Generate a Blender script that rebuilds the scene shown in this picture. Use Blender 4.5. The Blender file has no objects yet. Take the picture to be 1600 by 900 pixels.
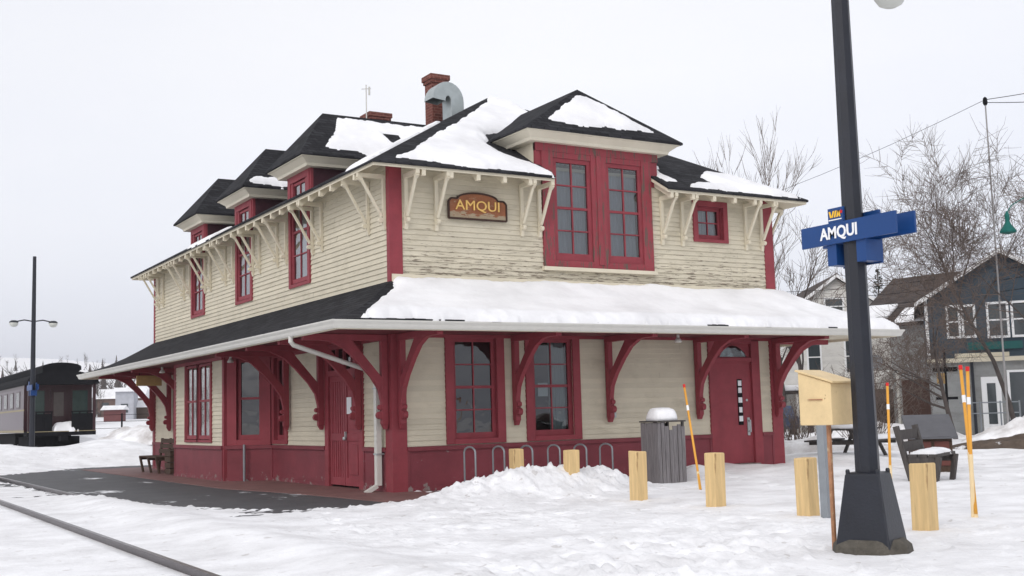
import bpy, bmesh, math, random
import numpy as np
from mathutils import Vector, Matrix
R = math.radians
S = bpy.context.scene
COL = S.collection
# ------------------------------------------------------------------ camera, sky, sun, exposure
cam = bpy.data.objects.new('camera', bpy.data.cameras.new('camera')); COL.objects.link(cam)
yaw, pitch, roll = 0.5376, 0.1068, -0.0277
F = Vector((math.sin(yaw)*math.cos(pitch), math.cos(yaw)*math.cos(pitch), math.sin(pitch)))
r0 = Vector((math.cos(yaw), -math.sin(yaw), 0)); u0 = r0.cross(F)
rr = r0*math.cos(roll)+u0*math.sin(roll); uu = -r0*math.sin(roll)+u0*math.cos(roll)
cam.matrix_world = Matrix(((rr.x, uu.x, -F.x, -9.4938), (rr.y, uu.y, -F.y, -20.4435), (rr.z, uu.z, -F.z, 1.4008), (0, 0, 0, 1)))
cam.data.sensor_width = 36; cam.data.lens = 36*1839.5/1600
cam.data.clip_start = .1; cam.data.clip_end = 6000
S.camera = cam
w = bpy.data.worlds.new('World'); S.world = w; w.use_nodes = True
nt = w.node_tree; nt.nodes.clear()
def wn(t, **k):
    n = nt.nodes.new(t)
    for a, b in k.items(): setattr(n, a, b)
    return n
SUN_EL, SUN_AZ = R(38), R(235)
sky = wn('ShaderNodeTexSky', sky_type='NISHITA'); sky.sun_disc = False
sky.sun_elevation = SUN_EL; sky.sun_rotation = SUN_AZ; sky.air_density = 1; sky.dust_density = 4
bg1 = wn('ShaderNodeBackground'); bg1.inputs[1].default_value = .05
hs = wn('ShaderNodeHueSaturation'); hs.inputs['Saturation'].default_value = .25
nt.links.new(sky.outputs[0], hs.inputs['Color']); nt.links.new(hs.outputs[0], bg1.inputs[0])
bg2 = wn('ShaderNodeBackground'); bg2.inputs[1].default_value = 0.84
tc = wn('ShaderNodeTexCoord'); mp = wn('ShaderNodeMapping'); mp.inputs['Scale'].default_value = (1, 1, 3.2)
nz = wn('ShaderNodeTexNoise'); nz.inputs['Scale'].default_value = 1.5; nz.inputs['Detail'].default_value = 5
rp = wn('ShaderNodeValToRGB'); rp.color_ramp.elements[0].position = .3; rp.color_ramp.elements[1].position = .72
rp.color_ramp.elements[0].color = (.885, .90, .97, 1); rp.color_ramp.elements[1].color = (1.0, 1.0, 1.03, 1)
nt.links.new(tc.outputs['Generated'], mp.inputs[0]); nt.links.new(mp.outputs[0], nz.inputs['Vector'])
nt.links.new(nz.outputs['Fac'], rp.inputs[0])
sxyz = wn('ShaderNodeSeparateXYZ'); nt.links.new(tc.outputs['Generated'], sxyz.inputs[0])
gr = wn('ShaderNodeValToRGB'); ge = gr.color_ramp.elements; ge[0].position = .0; ge[0].color = (.84, .865, .945, 1); ge[1].position = .28; ge[1].color = (1, 1, 1, 1)
nt.links.new(sxyz.outputs[2], gr.inputs[0]); mxs = wn('ShaderNodeMix', data_type='RGBA', blend_type='MULTIPLY'); mxs.inputs['Factor'].default_value = 1
nt.links.new(rp.outputs[0], mxs.inputs['A']); nt.links.new(gr.outputs[0], mxs.inputs['B']); nt.links.new(mxs.outputs['Result'], bg2.inputs[0])
ad = wn('ShaderNodeAddShader'); wo = wn('ShaderNodeOutputWorld')
nt.links.new(bg1.outputs[0], ad.inputs[0]); nt.links.new(bg2.outputs[0], ad.inputs[1]); nt.links.new(ad.outputs[0], wo.inputs[0])
sun = bpy.data.objects.new('sun', bpy.data.lights.new('sun', 'SUN')); COL.objects.link(sun)
sun.data.energy = .7; sun.data.angle = R(25); sun.data.color = (1, .97, .93)
sd = Vector((math.sin(SUN_AZ)*math.cos(SUN_EL), math.cos(SUN_AZ)*math.cos(SUN_EL), math.sin(SUN_EL)))
sun.rotation_euler = sd.to_track_quat('Z', 'Y').to_euler()
S.view_settings.view_transform = 'Standard'; S.view_settings.look = 'None'
S.view_settings.exposure = 0; S.view_settings.gamma = 1; S.view_settings.use_curve_mapping = False

# ------------------------------------------------------------------ materials
def mat(name, col, rough=.75, var=.12, scale=2.5, bump=.15, bscale=30, metal=0, stretch=(1, 1, 1), wear=None, wcol=(.1, .08, .06), wscale=(4, 4, 4), spec=.3, boards=0, dirt=0, zone=None):
    m = bpy.data.materials.new(name); m.use_nodes = True; t = m.node_tree; N = t.nodes; L = t.links
    b = N['Principled BSDF']; b.inputs['Roughness'].default_value = rough; b.inputs['Metallic'].default_value = metal
    b.inputs['Specular IOR Level'].default_value = spec
    tc = N.new('ShaderNodeTexCoord'); mp = N.new('ShaderNodeMapping'); mp.inputs['Scale'].default_value = stretch
    L.new(tc.outputs['Object'], mp.inputs[0])
    n1 = N.new('ShaderNodeTexNoise'); n1.inputs['Scale'].default_value = scale; n1.inputs['Detail'].default_value = 6; n1.inputs['Roughness'].default_value = .65
    L.new(mp.outputs[0], n1.inputs['Vector'])
    mr = N.new('ShaderNodeMapRange'); mr.inputs[1].default_value = .25; mr.inputs[2].default_value = .75
    mr.inputs[3].default_value = 1-var; mr.inputs[4].default_value = 1+var*.6; L.new(n1.outputs['Fac'], mr.inputs[0])
    val = mr.outputs[0]
    if boards:                                           # each board keeps its own slight tint
        sx = N.new('ShaderNodeSeparateXYZ'); L.new(tc.outputs['Object'], sx.inputs[0])
        dv = N.new('ShaderNodeMath'); dv.operation = 'DIVIDE'; dv.inputs[1].default_value = boards; L.new(sx.outputs[2], dv.inputs[0])
        fl = N.new('ShaderNodeMath'); fl.operation = 'FLOOR'; L.new(dv.outputs[0], fl.inputs[0])
        wnz = N.new('ShaderNodeTexWhiteNoise'); wnz.noise_dimensions = '1D'; L.new(fl.outputs[0], wnz.inputs['W'])
        m2 = N.new('ShaderNodeMapRange'); m2.inputs[3].default_value = .93; m2.inputs[4].default_value = 1.04; L.new(wnz.outputs[0], m2.inputs[0])
        mu = N.new('ShaderNodeMath'); mu.operation = 'MULTIPLY'; L.new(val, mu.inputs[0]); L.new(m2.outputs[0], mu.inputs[1]); val = mu.outputs[0]
    vm = N.new('ShaderNodeVectorMath'); vm.operation = 'SCALE'; vm.inputs[0].default_value = col[:3]; L.new(val, vm.inputs['Scale'])
    out = vm.outputs[0]
    def over(base, c, thr, sc, width=.05, z=None):
        a = N.new('ShaderNodeMapping'); a.inputs['Scale'].default_value = sc; L.new(tc.outputs['Object'], a.inputs[0])
        n = N.new('ShaderNodeTexNoise'); n.inputs['Scale'].default_value = 1; n.inputs['Detail'].default_value = 9; n.inputs['Roughness'].default_value = .68
        L.new(a.outputs[0], n.inputs['Vector']); src = n.outputs['Fac']
        if z:                                            # more wear inside a height zone of the wall
            s = N.new('ShaderNodeSeparateXYZ'); L.new(tc.outputs['Object'], s.inputs[0])
            q = N.new('ShaderNodeMapRange'); q.inputs[1].default_value = z[0]; q.inputs[2].default_value = z[1]
            q.inputs[3].default_value = z[2]; q.inputs[4].default_value = 0; L.new(s.outputs[2], q.inputs[0])
            ad = N.new('ShaderNodeMath'); ad.operation = 'ADD'; L.new(src, ad.inputs[0]); L.new(q.outputs[0], ad.inputs[1]); src = ad.outputs[0]
        r = N.new('ShaderNodeMapRange'); r.inputs[1].default_value = thr; r.inputs[2].default_value = thr+width; L.new(src, r.inputs[0])
        x = N.new('ShaderNodeMix'); x.data_type = 'RGBA'; L.new(r.outputs[0], x.inputs['Factor']); L.new(base, x.inputs['A']); x.inputs['B'].default_value = (*c, 1)
        return x.outputs['Result']
    if dirt: out = over(out, (col[0]*.62, col[1]*.6, col[2]*.55), .6-dirt, (1.2, 1.2, 3.5), .35)
    if wear: out = over(out, wcol, wear, wscale, .05, zone)
    L.new(out, b.inputs['Base Color'])
    if bump:
        n2 = N.new('ShaderNodeTexNoise'); n2.inputs['Scale'].default_value = bscale; n2.inputs['Detail'].default_value = 5; L.new(mp.outputs[0], n2.inputs['Vector'])
        bp = N.new('ShaderNodeBump'); bp.inputs['Strength'].default_value = bump; bp.inputs['Distance'].default_value = .02
        L.new(n2.outputs['Fac'], bp.inputs['Height']); L.new(bp.outputs[0], b.inputs['Normal'])
    return m
def courses(m, sx, sz, row, wid, amt, mortar, mcol=None):
    """shingle or brick courses: rows in height, joints along the run"""
    t = m.node_tree; N = t.nodes; L = t.links; b = N['Principled BSDF']
    tc = N.new('ShaderNodeTexCoord'); sp = N.new('ShaderNodeSeparateXYZ'); L.new(tc.outputs['Object'], sp.inputs[0])
    a = N.new('ShaderNodeMath'); L.new(sp.outputs[0], a.inputs[0]); L.new(sp.outputs[1], a.inputs[1])
    z = N.new('ShaderNodeMath'); z.operation = 'MULTIPLY'; z.inputs[1].default_value = sz; L.new(sp.outputs[2], z.inputs[0])
    c = N.new('ShaderNodeCombineXYZ'); L.new(a.outputs[0], c.inputs[0]); L.new(z.outputs[0], c.inputs[1])
    k = N.new('ShaderNodeTexBrick'); k.inputs['Scale'].default_value = 1; k.inputs['Brick Width'].default_value = wid; k.inputs['Row Height'].default_value = row
    k.inputs['Mortar Size'].default_value = mortar; k.inputs['Color1'].default_value = (1-amt, 1-amt, 1-amt, 1); k.inputs['Color2'].default_value = (1+amt, 1+amt, 1+amt, 1); k.inputs['Mortar'].default_value = (*(mcol or (.45, .45, .45)), 1)
    L.new(c.outputs[0], k.inputs['Vector']); old = b.inputs['Base Color'].links[0].from_socket
    x = N.new('ShaderNodeMix'); x.data_type = 'RGBA'; x.blend_type = 'MULTIPLY'; x.inputs['Factor'].default_value = 1; x.clamp_result = False
    L.new(old, x.inputs['A']); L.new(k.outputs['Color'], x.inputs['B']); L.new(x.outputs['Result'], b.inputs['Base Color'])
    return m
def glassmat(name, tint, fac0=.12, rough=.03):
    m = bpy.data.materials.new(name); m.use_nodes = True; t = m.node_tree; N = t.nodes; L = t.links
    N.remove(N['Principled BSDF']); o = N['Material Output']
    tr = N.new('ShaderNodeBsdfTransparent'); tr.inputs[0].default_value = (*tint, 1)
    gl = N.new('ShaderNodeBsdfGlossy'); gl.inputs['Roughness'].default_value = rough
    n = N.new('ShaderNodeTexNoise'); n.inputs['Scale'].default_value = 1.7; bp = N.new('ShaderNodeBump'); bp.inputs['Strength'].default_value = .25; bp.inputs['Distance'].default_value = .05
    tc = N.new('ShaderNodeTexCoord'); L.new(tc.outputs['Object'], n.inputs['Vector']); L.new(n.outputs['Fac'], bp.inputs['Height']); L.new(bp.outputs[0], gl.inputs['Normal'])
    fr = N.new('ShaderNodeFresnel'); fr.inputs[0].default_value = 1.5
    ad = N.new('ShaderNodeMath'); ad.inputs[1].default_value = fac0; ad.use_clamp = True; L.new(fr.outputs[0], ad.inputs[0])
    mx = N.new('ShaderNodeMixShader'); L.new(ad.outputs[0], mx.inputs[0]); L.new(tr.outputs[0], mx.inputs[1]); L.new(gl.outputs[0], mx.inputs[2]); L.new(mx.outputs[0], o.inputs[0])
    return m
CREAM = (.605, .553, .435)
M = dict(
 cream=mat('cream_clapboard_paint', CREAM, .7, .10, 1.6, .12, 60, boards=.105, dirt=.06, wear=.70, wcol=(.22, .19, .15), wscale=(2.5, 2.5, 26)),
 worn=mat('peeling_cream_paint', CREAM, .75, .12, 1.6, .2, 60, boards=.105, dirt=.10, wear=.66, wcol=(.20, .165, .125), wscale=(3.2, 3.2, 30), zone=(4.0, 5.6, .17)),
 trimc=mat('cream_trim_paint', (.66, .60, .47), .65, .10, 3, .1, 50, wear=.69, wcol=(.26, .22, .17), wscale=(5, 5, 5)),
 corn=mat('cornice_cream_paint', (.68, .63, .51), .65, .08, 2, .08, 50, wear=.71, wcol=(.2, .16, .12), wscale=(2, 2, 14)),
 red=mat('red_trim_paint', (.258, .042, .055), .6, .26, 2.2, .15, 40, spec=.3, dirt=.03, wear=.735, wcol=(.20, .12, .11), wscale=(9, 9, 3)),
 redw=mat('weathered_red_paint', (.27, .046, .059), .65, .18, 2, .3, 40, wear=.53, wcol=(.11, .08, .065), wscale=(13, 13, 1.5)),
 skirt=mat('dark_red_skirting_paint', (.195, .037, .049), .6, .25, 1.2, .12, 30, spec=.3, dirt=.06, wear=.66, wcol=(.24, .19, .18), wscale=(5, 5, 5), zone=(-.05, .28, .16)),
 shing=mat('black_asphalt_shingle', (.030, .030, .034), .95, .35, 9, .9, 45, spec=.15),
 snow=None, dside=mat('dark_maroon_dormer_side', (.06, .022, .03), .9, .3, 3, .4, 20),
 white=mat('white_metal_paint', (.61, .60, .56), .45, .08, 3, .05, 20, wear=.72, wcol=(.35, .3, .24)),
 brick=mat('chimney_brick', (.15, .048, .036), .85, .4, 14, .4, 30),
 steel=mat('galvanised_steel', (.42, .46, .46), .4, .2, 3, .1, 20, metal=.6),
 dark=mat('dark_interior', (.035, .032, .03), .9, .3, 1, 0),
 curt=mat('sheer_curtain', (.50, .52, .55), .9, .25, 5, 0, stretch=(6, 6, .4)),
 black=mat('black_lamp_post_paint', (.012, .014, .022), .42, .3, 4, .15, 40, wear=.75, wcol=(.10, .045, .02), wscale=(6, 6, 6), spec=.4),
 blue=mat('blue_sign_enamel', (.006, .048, .185), .4, .08, 3, .03, 20, spec=.4),
 whitet=mat('white_lettering', (.85, .85, .85), .5, .03, 3, 0),
 yell=mat('yellow_lettering', (.85, .50, .04), .5, .05, 3, 0),
 redt=mat('red_lettering', (.6, .02, .02), .5, .05, 3, 0),
 pine=mat('new_sawn_timber', (.66, .47, .23), .7, .22, 3, .2, 30, stretch=(8, 8, .6), wear=.62, wcol=(.33, .20, .09), wscale=(16, 16, 1.4)),
 greyw=mat('weathered_grey_timber', (.20, .185, .19), .85, .6, 4, .4, 30, stretch=(12, 12, .5)),
 greyw2=mat('dark_weathered_timber', (.075, .066, .062), .85, .4, 4, .4, 30, stretch=(6, 6, 1)),
 brownw=mat('brown_stained_timber', (.07, .042, .028), .8, .35, 4, .3, 30, stretch=(5, 5, 1)),
 mail=mat('pale_yellow_enamel', (.72, .545, .30), .5, .15, 4, .15, 30, wear=.66, wcol=(.16, .07, .03), wscale=(9, 9, 9)),
 rust=mat('rusty_pipe', (.40, .20, .11), .8, .35, 9, .3, 40, wear=.58, wcol=(.55, .42, .25), wscale=(12, 12, 6)),
 galv=mat('grey_galvanised_post', (.27, .29, .31), .5, .15, 4, .1, 30, metal=.4),
 stake=mat('yellow_plastic_stake', (.74, .35, .045), .5, .08, 5, 0, spec=.4),
 stakew=mat('pale_yellow_sleeve', (.80, .62, .36), .5, .08, 5, 0),
 rail=mat('worn_rail_steel', (.09, .075, .08), .35, .3, 6, .1, 30, metal=.7),
 asph=mat('wet_asphalt', (.072, .072, .076), .6, .35, 1.2, .35, 60, wear=.60, wcol=(.75, .76, .78), wscale=(.55, .28, 1)),
 paver=mat('dark_red_pavers', (.19, .10, .093), .6, .3, 1.5, .3, 30, wear=.74, wcol=(.6, .6, .62), wscale=(1.2, .7, 1)),
 conc=mat('stained_concrete', (.26, .24, .22), .9, .35, 5, .5, 30),
 gold=mat('gilded_letters', (.80, .52, .16), .5, .15, 8, .05, 20, metal=.15),
 signw=mat('carved_orange_brown_board', (.34, .105, .03), .6, .3, 5, .25, 30, wear=.58, wcol=(.36, .26, .14), wscale=(3, 3, 9), zone=(5.30, 5.47, .2)),
 signe=mat('dark_sign_edge', (.05, .025, .018), .7, .2, 5, .1, 30),
 bark=mat('grey_brown_bark', (.085, .070, .064), .9, .3, 6, .3, 30),
 bark2=mat('pale_brown_twig', (.14, .105, .088), .9, .3, 6, .2, 30),
 conif=mat('dark_conifer_needles', (.014, .022, .014), .9, .5, 5, .2, 20),
 wsid=mat('white_vinyl_siding', (.72, .70, .66), .7, .1, 2, .1, 20, boards=.2, dirt=.05),
 gsid=mat('grey_clapboard', (.30, .305, .30), .75, .2, 2, .1, 20, boards=.2, dirt=.08),
 dsid=mat('dark_blue_grey_siding', (.050, .075, .100), .7, .25, 2, .1, 20, boards=.2),
 broof=mat('brown_shingle_roof', (.07, .056, .052), .95, .3, 6, .5, 20),
 bdoor=mat('brown_door_panels', (.07, .035, .026), .7, .2, 4, .1, 20),
 teal=mat('teal_sign_panel', (.012, .10, .095), .5, .1, 3, 0),
 green=mat('green_lantern_metal', (.005, .12, .10), .5, .1, 3, 0, metal=.3),
 maroon=mat('maroon_carriage_paint', (.035, .010, .014), .35, .2, 2, .05, 20, spec=.5),
 csheen=mat('maroon_side_sheen_tint', (.09, .065, .08), .35, .15, 2, .05, 20, spec=.5),  # maroon side with its greyish sheen mixed into the colour
 cdark=mat('black_carriage_steel', (.010, .010, .012), .9, .3, 3, .1, 20, spec=.1),
 cyel=mat('cream_lining_paint', (.30, .25, .15), .5, .1, 3, 0),
 pole=mat('weathered_pole', (.10, .09, .09), .85, .2, 4, .2, 20, stretch=(5, 5, .5)),
 paper=mat('white_paper_notice', (.75, .76, .78), .8, .05, 5, 0),
 globe=mat('frosted_lamp_cover', (.55, .56, .52), .35, .08, 4, 0, spec=.5),
 carp=mat('blue_car_paint', (.02, .05, .12), .3, .1, 3, 0, spec=.5),
 tyre=mat('black_rubber', (.015, .015, .016), .8, .2, 4, .1, 20),
 hsign=mat('aged_yellow_sign_box', (.42, .27, .11), .7, .2, 6, .15, 20),
)
def snowmat(name, big=.5, fine=25, st=.35, dirt=.0, specks=0):
    m = bpy.data.materials.new(name); m.use_nodes = True; t = m.node_tree; N = t.nodes; L = t.links
    b = N['Principled BSDF']; b.inputs['Roughness'].default_value = .6; b.inputs['Specular IOR Level'].default_value = .25
    tc = N.new('ShaderNodeTexCoord')
    n1 = N.new('ShaderNodeTexNoise'); n1.inputs['Scale'].default_value = big; n1.inputs['Detail'].default_value = 8; n1.inputs['Roughness'].default_value = .6
    n2 = N.new('ShaderNodeTexNoise'); n2.inputs['Scale'].default_value = fine; n2.inputs['Detail'].default_value = 6
    for n in (n1, n2): L.new(tc.outputs['Object'], n.inputs['Vector'])
    rp = N.new('ShaderNodeValToRGB'); e = rp.color_ramp.elements
    e[0].position = .25; e[0].color = (.70-dirt, .70-dirt*1.1, .715-dirt*1.2, 1); e[1].position = .62; e[1].color = (.87, .87, .885, 1)
    L.new(n1.outputs['Fac'], rp.inputs[0]); out = rp.outputs[0]
    if specks:                                           # grit, bark crumbs and old dirty patches lying in the snow
        for sc_, th_, c_, am in ((38, .735, (.13, .11, .10, 1), 1), (6, .66, (.45, .42, .40, 1), .55)):
            n3 = N.new('ShaderNodeTexNoise'); n3.inputs['Scale'].default_value = sc_; n3.inputs['Detail'].default_value = 3; L.new(tc.outputs['Object'], n3.inputs['Vector'])
            r3 = N.new('ShaderNodeMapRange'); r3.inputs[1].default_value = th_; r3.inputs[2].default_value = th_+.04; r3.inputs[4].default_value = am; L.new(n3.outputs['Fac'], r3.inputs[0])
            x3 = N.new('ShaderNodeMix'); x3.data_type = 'RGBA'; L.new(r3.outputs[0], x3.inputs['Factor']); L.new(out, x3.inputs['A']); x3.inputs['B'].default_value = c_; out = x3.outputs['Result']
    L.new(out, b.inputs['Base Color'])
    bp = N.new('ShaderNodeBump'); bp.inputs['Strength'].default_value = st; bp.inputs['Distance'].default_value = .03
    L.new(n2.outputs['Fac'], bp.inputs['Height']); L.new(bp.outputs[0], b.inputs['Normal'])
    return m
M['snow'] = snowmat('roof_snow', .9, 11, .25, .04)
M['gsnow'] = snowmat('trodden_ground_snow', 1.3, 14, .5, .07, 1)

courses(M['shing'], 1, 2.0, .14, .32, .35, .012); courses(M['brick'], 1, 1, .075, .21, .25, .010, (1.6, 2.2, 2.4)); courses(M['broof'], 1, 2.0, .18, .4, .3, .012)
# ------------------------------------------------------------------ helpers
class MB:
    def __init__(s): s.v = []; s.f = []
    def add(s, vs, fs):
        o = len(s.v); s.v += [tuple(v) for v in vs]; s.f += [tuple(i+o for i in f) for f in fs]; return s
    def box(s, x0, x1, y0, y1, z0, z1, T=None):
        vs = [Vector((x, y, z)) for z in (z0, z1) for y in (y0, y1) for x in (x0, x1)]
        if T: vs = [T(v) for v in vs]
        return s.add(vs, [(0, 2, 3, 1), (4, 5, 7, 6), (0, 1, 5, 4), (2, 6, 7, 3), (0, 4, 6, 2), (1, 3, 7, 5)])
    def prism(s, pts, d):                                # polygon (3D pts) pushed by vector d
        d = Vector(d); n = len(pts); a = [Vector(p) for p in pts]; b = [p+d for p in a]
        return s.add(a+b, [tuple(range(n-1, -1, -1)), tuple(range(n, 2*n))]+[(i, (i+1) % n, (i+1) % n+n, i+n) for i in range(n)])
    def bar(s, p, q, w, h, up=(0, 0, 1)):
        p = Vector(p); q = Vector(q); d = (q-p).normalized(); up = Vector(up)
        a = d.cross(up); a = (a if a.length > 1e-4 else d.cross(Vector((1, 0, 0)))).normalized(); b = a.cross(d)
        r = [a*(-w/2)+b*(-h/2), a*(w/2)+b*(-h/2), a*(w/2)+b*(h/2), a*(-w/2)+b*(h/2)]
        return s.add([p+x for x in r]+[q+x for x in r], [(3, 2, 1, 0), (4, 5, 6, 7), (0, 1, 5, 4), (1, 2, 6, 5), (2, 3, 7, 6), (3, 0, 4, 7)])
    def tube(s, pts, rad, n=8, cap=True):
        pts = [Vector(p) for p in pts]; rad = rad if isinstance(rad, (list, tuple)) else [rad]*len(pts); vs = []; a = None
        for i, p in enumerate(pts):
            d = (pts[min(i+1, len(pts)-1)]-pts[max(i-1, 0)]).normalized()
            if a is None: a = d.cross(Vector((0, 0, 1)) if abs(d.z) < .9 else Vector((1, 0, 0))).normalized()
            a = (a-d*a.dot(d)).normalized(); b = d.cross(a)
            vs += [p+(a*math.cos(6.28318*k/n)+b*math.sin(6.28318*k/n))*rad[i] for k in range(n)]
        fs = [(i*n+k, i*n+(k+1) % n, (i+1)*n+(k+1) % n, (i+1)*n+k) for i in range(len(pts)-1) for k in range(n)]
        if cap: fs += [tuple(range(n-1, -1, -1)), tuple(range((len(pts)-1)*n, len(pts)*n))]
        return s.add(vs, fs)
    def lathe(s, prof, n=16, c=(0, 0, 0)):
        c = Vector(c); vs = [c+Vector((r*math.cos(6.28318*k/n), r*math.sin(6.28318*k/n), z)) for r, z in prof for k in range(n)]
        m = len(prof); fs = [(i*n+k, i*n+(k+1) % n, (i+1)*n+(k+1) % n, (i+1)*n+k) for i in range(m-1) for k in range(n)]
        return s.add(vs, fs+[tuple(range(n-1, -1, -1)), tuple(range((m-1)*n, m*n))])
    def build(s, name, m, parent=None, loc=(0, 0, 0), rz=0, smooth=False, bevel=0, recalc=True):
        me = bpy.data.meshes.new(name); me.from_pydata(s.v, [], s.f)
        if recalc:
            b = bmesh.new(); b.from_mesh(me); bmesh.ops.recalc_face_normals(b, faces=b.faces); b.to_mesh(me); b.free()
        me.materials.append(m); me.update()
        if smooth: me.polygons.foreach_set('use_smooth', [True]*len(me.polygons))
        o = bpy.data.objects.new(name, me); COL.objects.link(o); o.location = loc; o.rotation_euler = (0, 0, rz)
        if parent: o.parent = parent
        if bevel:
            bv = o.modifiers.new('bevel', 'BEVEL'); bv.width = bevel; bv.segments = 2; bv.limit_method = 'ANGLE'
        return o
def tag(o, label=None, cat=None, group=None, kind=None):
    if label: o['label'] = label
    if cat: o['category'] = cat
    if group: o['group'] = group
    if kind: o['kind'] = kind
    return o
def empty(name, loc=(0, 0, 0), rz=0, **k):
    o = bpy.data.objects.new(name, None); COL.objects.link(o); o.location = loc; o.rotation_euler = (0, 0, rz); o.empty_display_size = .2
    return tag(o, **k)
def copy_tree(o, parent=None):
    c = o.copy(); COL.objects.link(c); c.parent = parent
    for ch in [x for x in bpy.data.objects if x.parent == o]: copy_tree(ch, c)
    return c
def clone(o, loc, rz, parent):
    c = copy_tree(o, parent); c.location = loc; c.rotation_euler = (0, 0, rz); return c
def text(name, body, size, ext, m, parent, mw, bold=0, xs=1):
    cu = bpy.data.curves.new(name, 'FONT'); cu.body = body; cu.size = size; cu.extrude = ext; cu.offset = bold
    cu.align_x = 'CENTER'; cu.align_y = 'CENTER'; cu.resolution_u = 3
    t = bpy.data.objects.new(name, cu); COL.objects.link(t); dg = bpy.context.evaluated_depsgraph_get()
    me = bpy.data.meshes.new_from_object(t.evaluated_get(dg)); bpy.data.objects.remove(t)
    me.transform(Matrix.Diagonal((xs, 1, 1, 1))); me.transform(mw); me.materials.clear(); me.materials.append(m)
    o = bpy.data.objects.new(name, me); COL.objects.link(o); o.parent = parent; return o
# upright text planes: local x -> A, local y -> up, normal -> Nn
def upright(pos, A, up=(0, 0, 1)):
    A = Vector(A).normalized(); U = Vector(up).normalized(); Nn = A.cross(U)
    return Matrix(((A.x, U.x, Nn.x, pos[0]), (A.y, U.y, Nn.y, pos[1]), (A.z, U.z, Nn.z, pos[2]), (0, 0, 0, 1)))
rng = np.random.RandomState(7)
TAB = rng.rand(256, 256)
def vnoise(x, y):
    xi = np.floor(x).astype(int); yi = np.floor(y).astype(int); fx = x-xi; fy = y-yi
    fx = fx*fx*(3-2*fx); fy = fy*fy*(3-2*fy); a = xi % 256; b = yi % 256; a1 = (a+1) % 256; b1 = (b+1) % 256
    return (TAB[a, b]*(1-fx)+TAB[a1, b]*fx)*(1-fy)+(TAB[a, b1]*(1-fx)+TAB[a1, b1]*fx)*fy
def fbm(x, y, o=4, g=.5):
    s = 0; a = 1; t = 0
    for i in range(o): s = s+a*vnoise(x*2**i+17*i, y*2**i+31*i); t += a; a *= g
    return s/t-.5
def smooth(a, b, x): t = np.clip((x-a)/(b-a), 0, 1); return t*t*(3-2*t)
def poly_sd(X, Y, poly):                                 # signed distance, positive inside
    P = np.array(poly, float); n = len(P); D = np.full(X.shape, 1e9); ins = np.zeros(X.shape, bool)
    for i in range(n):
        ax, ay = P[i]; bx, by = P[(i+1) % n]; dx, dy = bx-ax, by-ay
        t = np.clip(((X-ax)*dx+(Y-ay)*dy)/(dx*dx+dy*dy+1e-12), 0, 1); D = np.minimum(D, np.hypot(X-ax-t*dx, Y-ay-t*dy))
        c = ((ay > Y) != (by > Y)) & (X < (bx-ax)*(Y-ay)/((by-ay) if by != ay else 1e-9)+ax); ins ^= c
    return np.where(ins, D, -D)
def snow_sheet(name, zf, poly, T, res, label, edge=.22, noise=.12, nsc=2.2, lump=.3, parent=None, seed=0, holes=()):
    P = np.array(poly); x0, y0 = P.min(0)-.1; x1, y1 = P.max(0)+.1
    xs = np.arange(x0, x1+res, res); ys = np.arange(y0, y1+res, res); X, Y = np.meshgrid(xs, ys, indexing='ij')
    sd = poly_sd(X, Y, poly)+noise*2*fbm(X*nsc+seed, Y*nsc, 4)+.09*fbm(X*7+seed, Y*7, 3)
    for h in holes: sd = np.minimum(sd, -poly_sd(X, Y, h)+noise*1.2*fbm(X*nsc*1.5+seed, Y*nsc, 3))
    th = np.where(sd > 0, T*np.sqrt(np.clip(sd/edge, 0, 1))*(1+lump*fbm(X*1.3+seed*3, Y*1.3, 4)*2)+.012+.05*T*fbm(X*5+seed, Y*5, 3), -.03)
    Z = zf(X, Y)+th; nx, ny = X.shape; keep = np.zeros((nx-1, ny-1), bool); pos = sd > 0
    keep |= pos[:-1, :-1] | pos[1:, :-1] | pos[:-1, 1:] | pos[1:, 1:]
    I, J = np.nonzero(keep); idx = -np.ones(nx*ny, int); q = np.stack([I*ny+J, (I+1)*ny+J, (I+1)*ny+J+1, I*ny+J+1], 1)
    us = np.unique(q); idx[us] = np.arange(len(us)); q = idx[q]
    V = np.stack([X.ravel(), Y.ravel(), Z.ravel()], 1)[us]
    me = bpy.data.meshes.new(name); me.from_pydata(V.tolist(), [], q.tolist()); me.materials.append(M['snow']); me.polygons.foreach_set('use_smooth', [True]*len(me.polygons)); me.update()
    o = bpy.data.objects.new(name, me); COL.objects.link(o)
    if parent: o.parent = parent
    else: tag(o, label, 'snow', kind='stuff')
    return o
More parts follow.
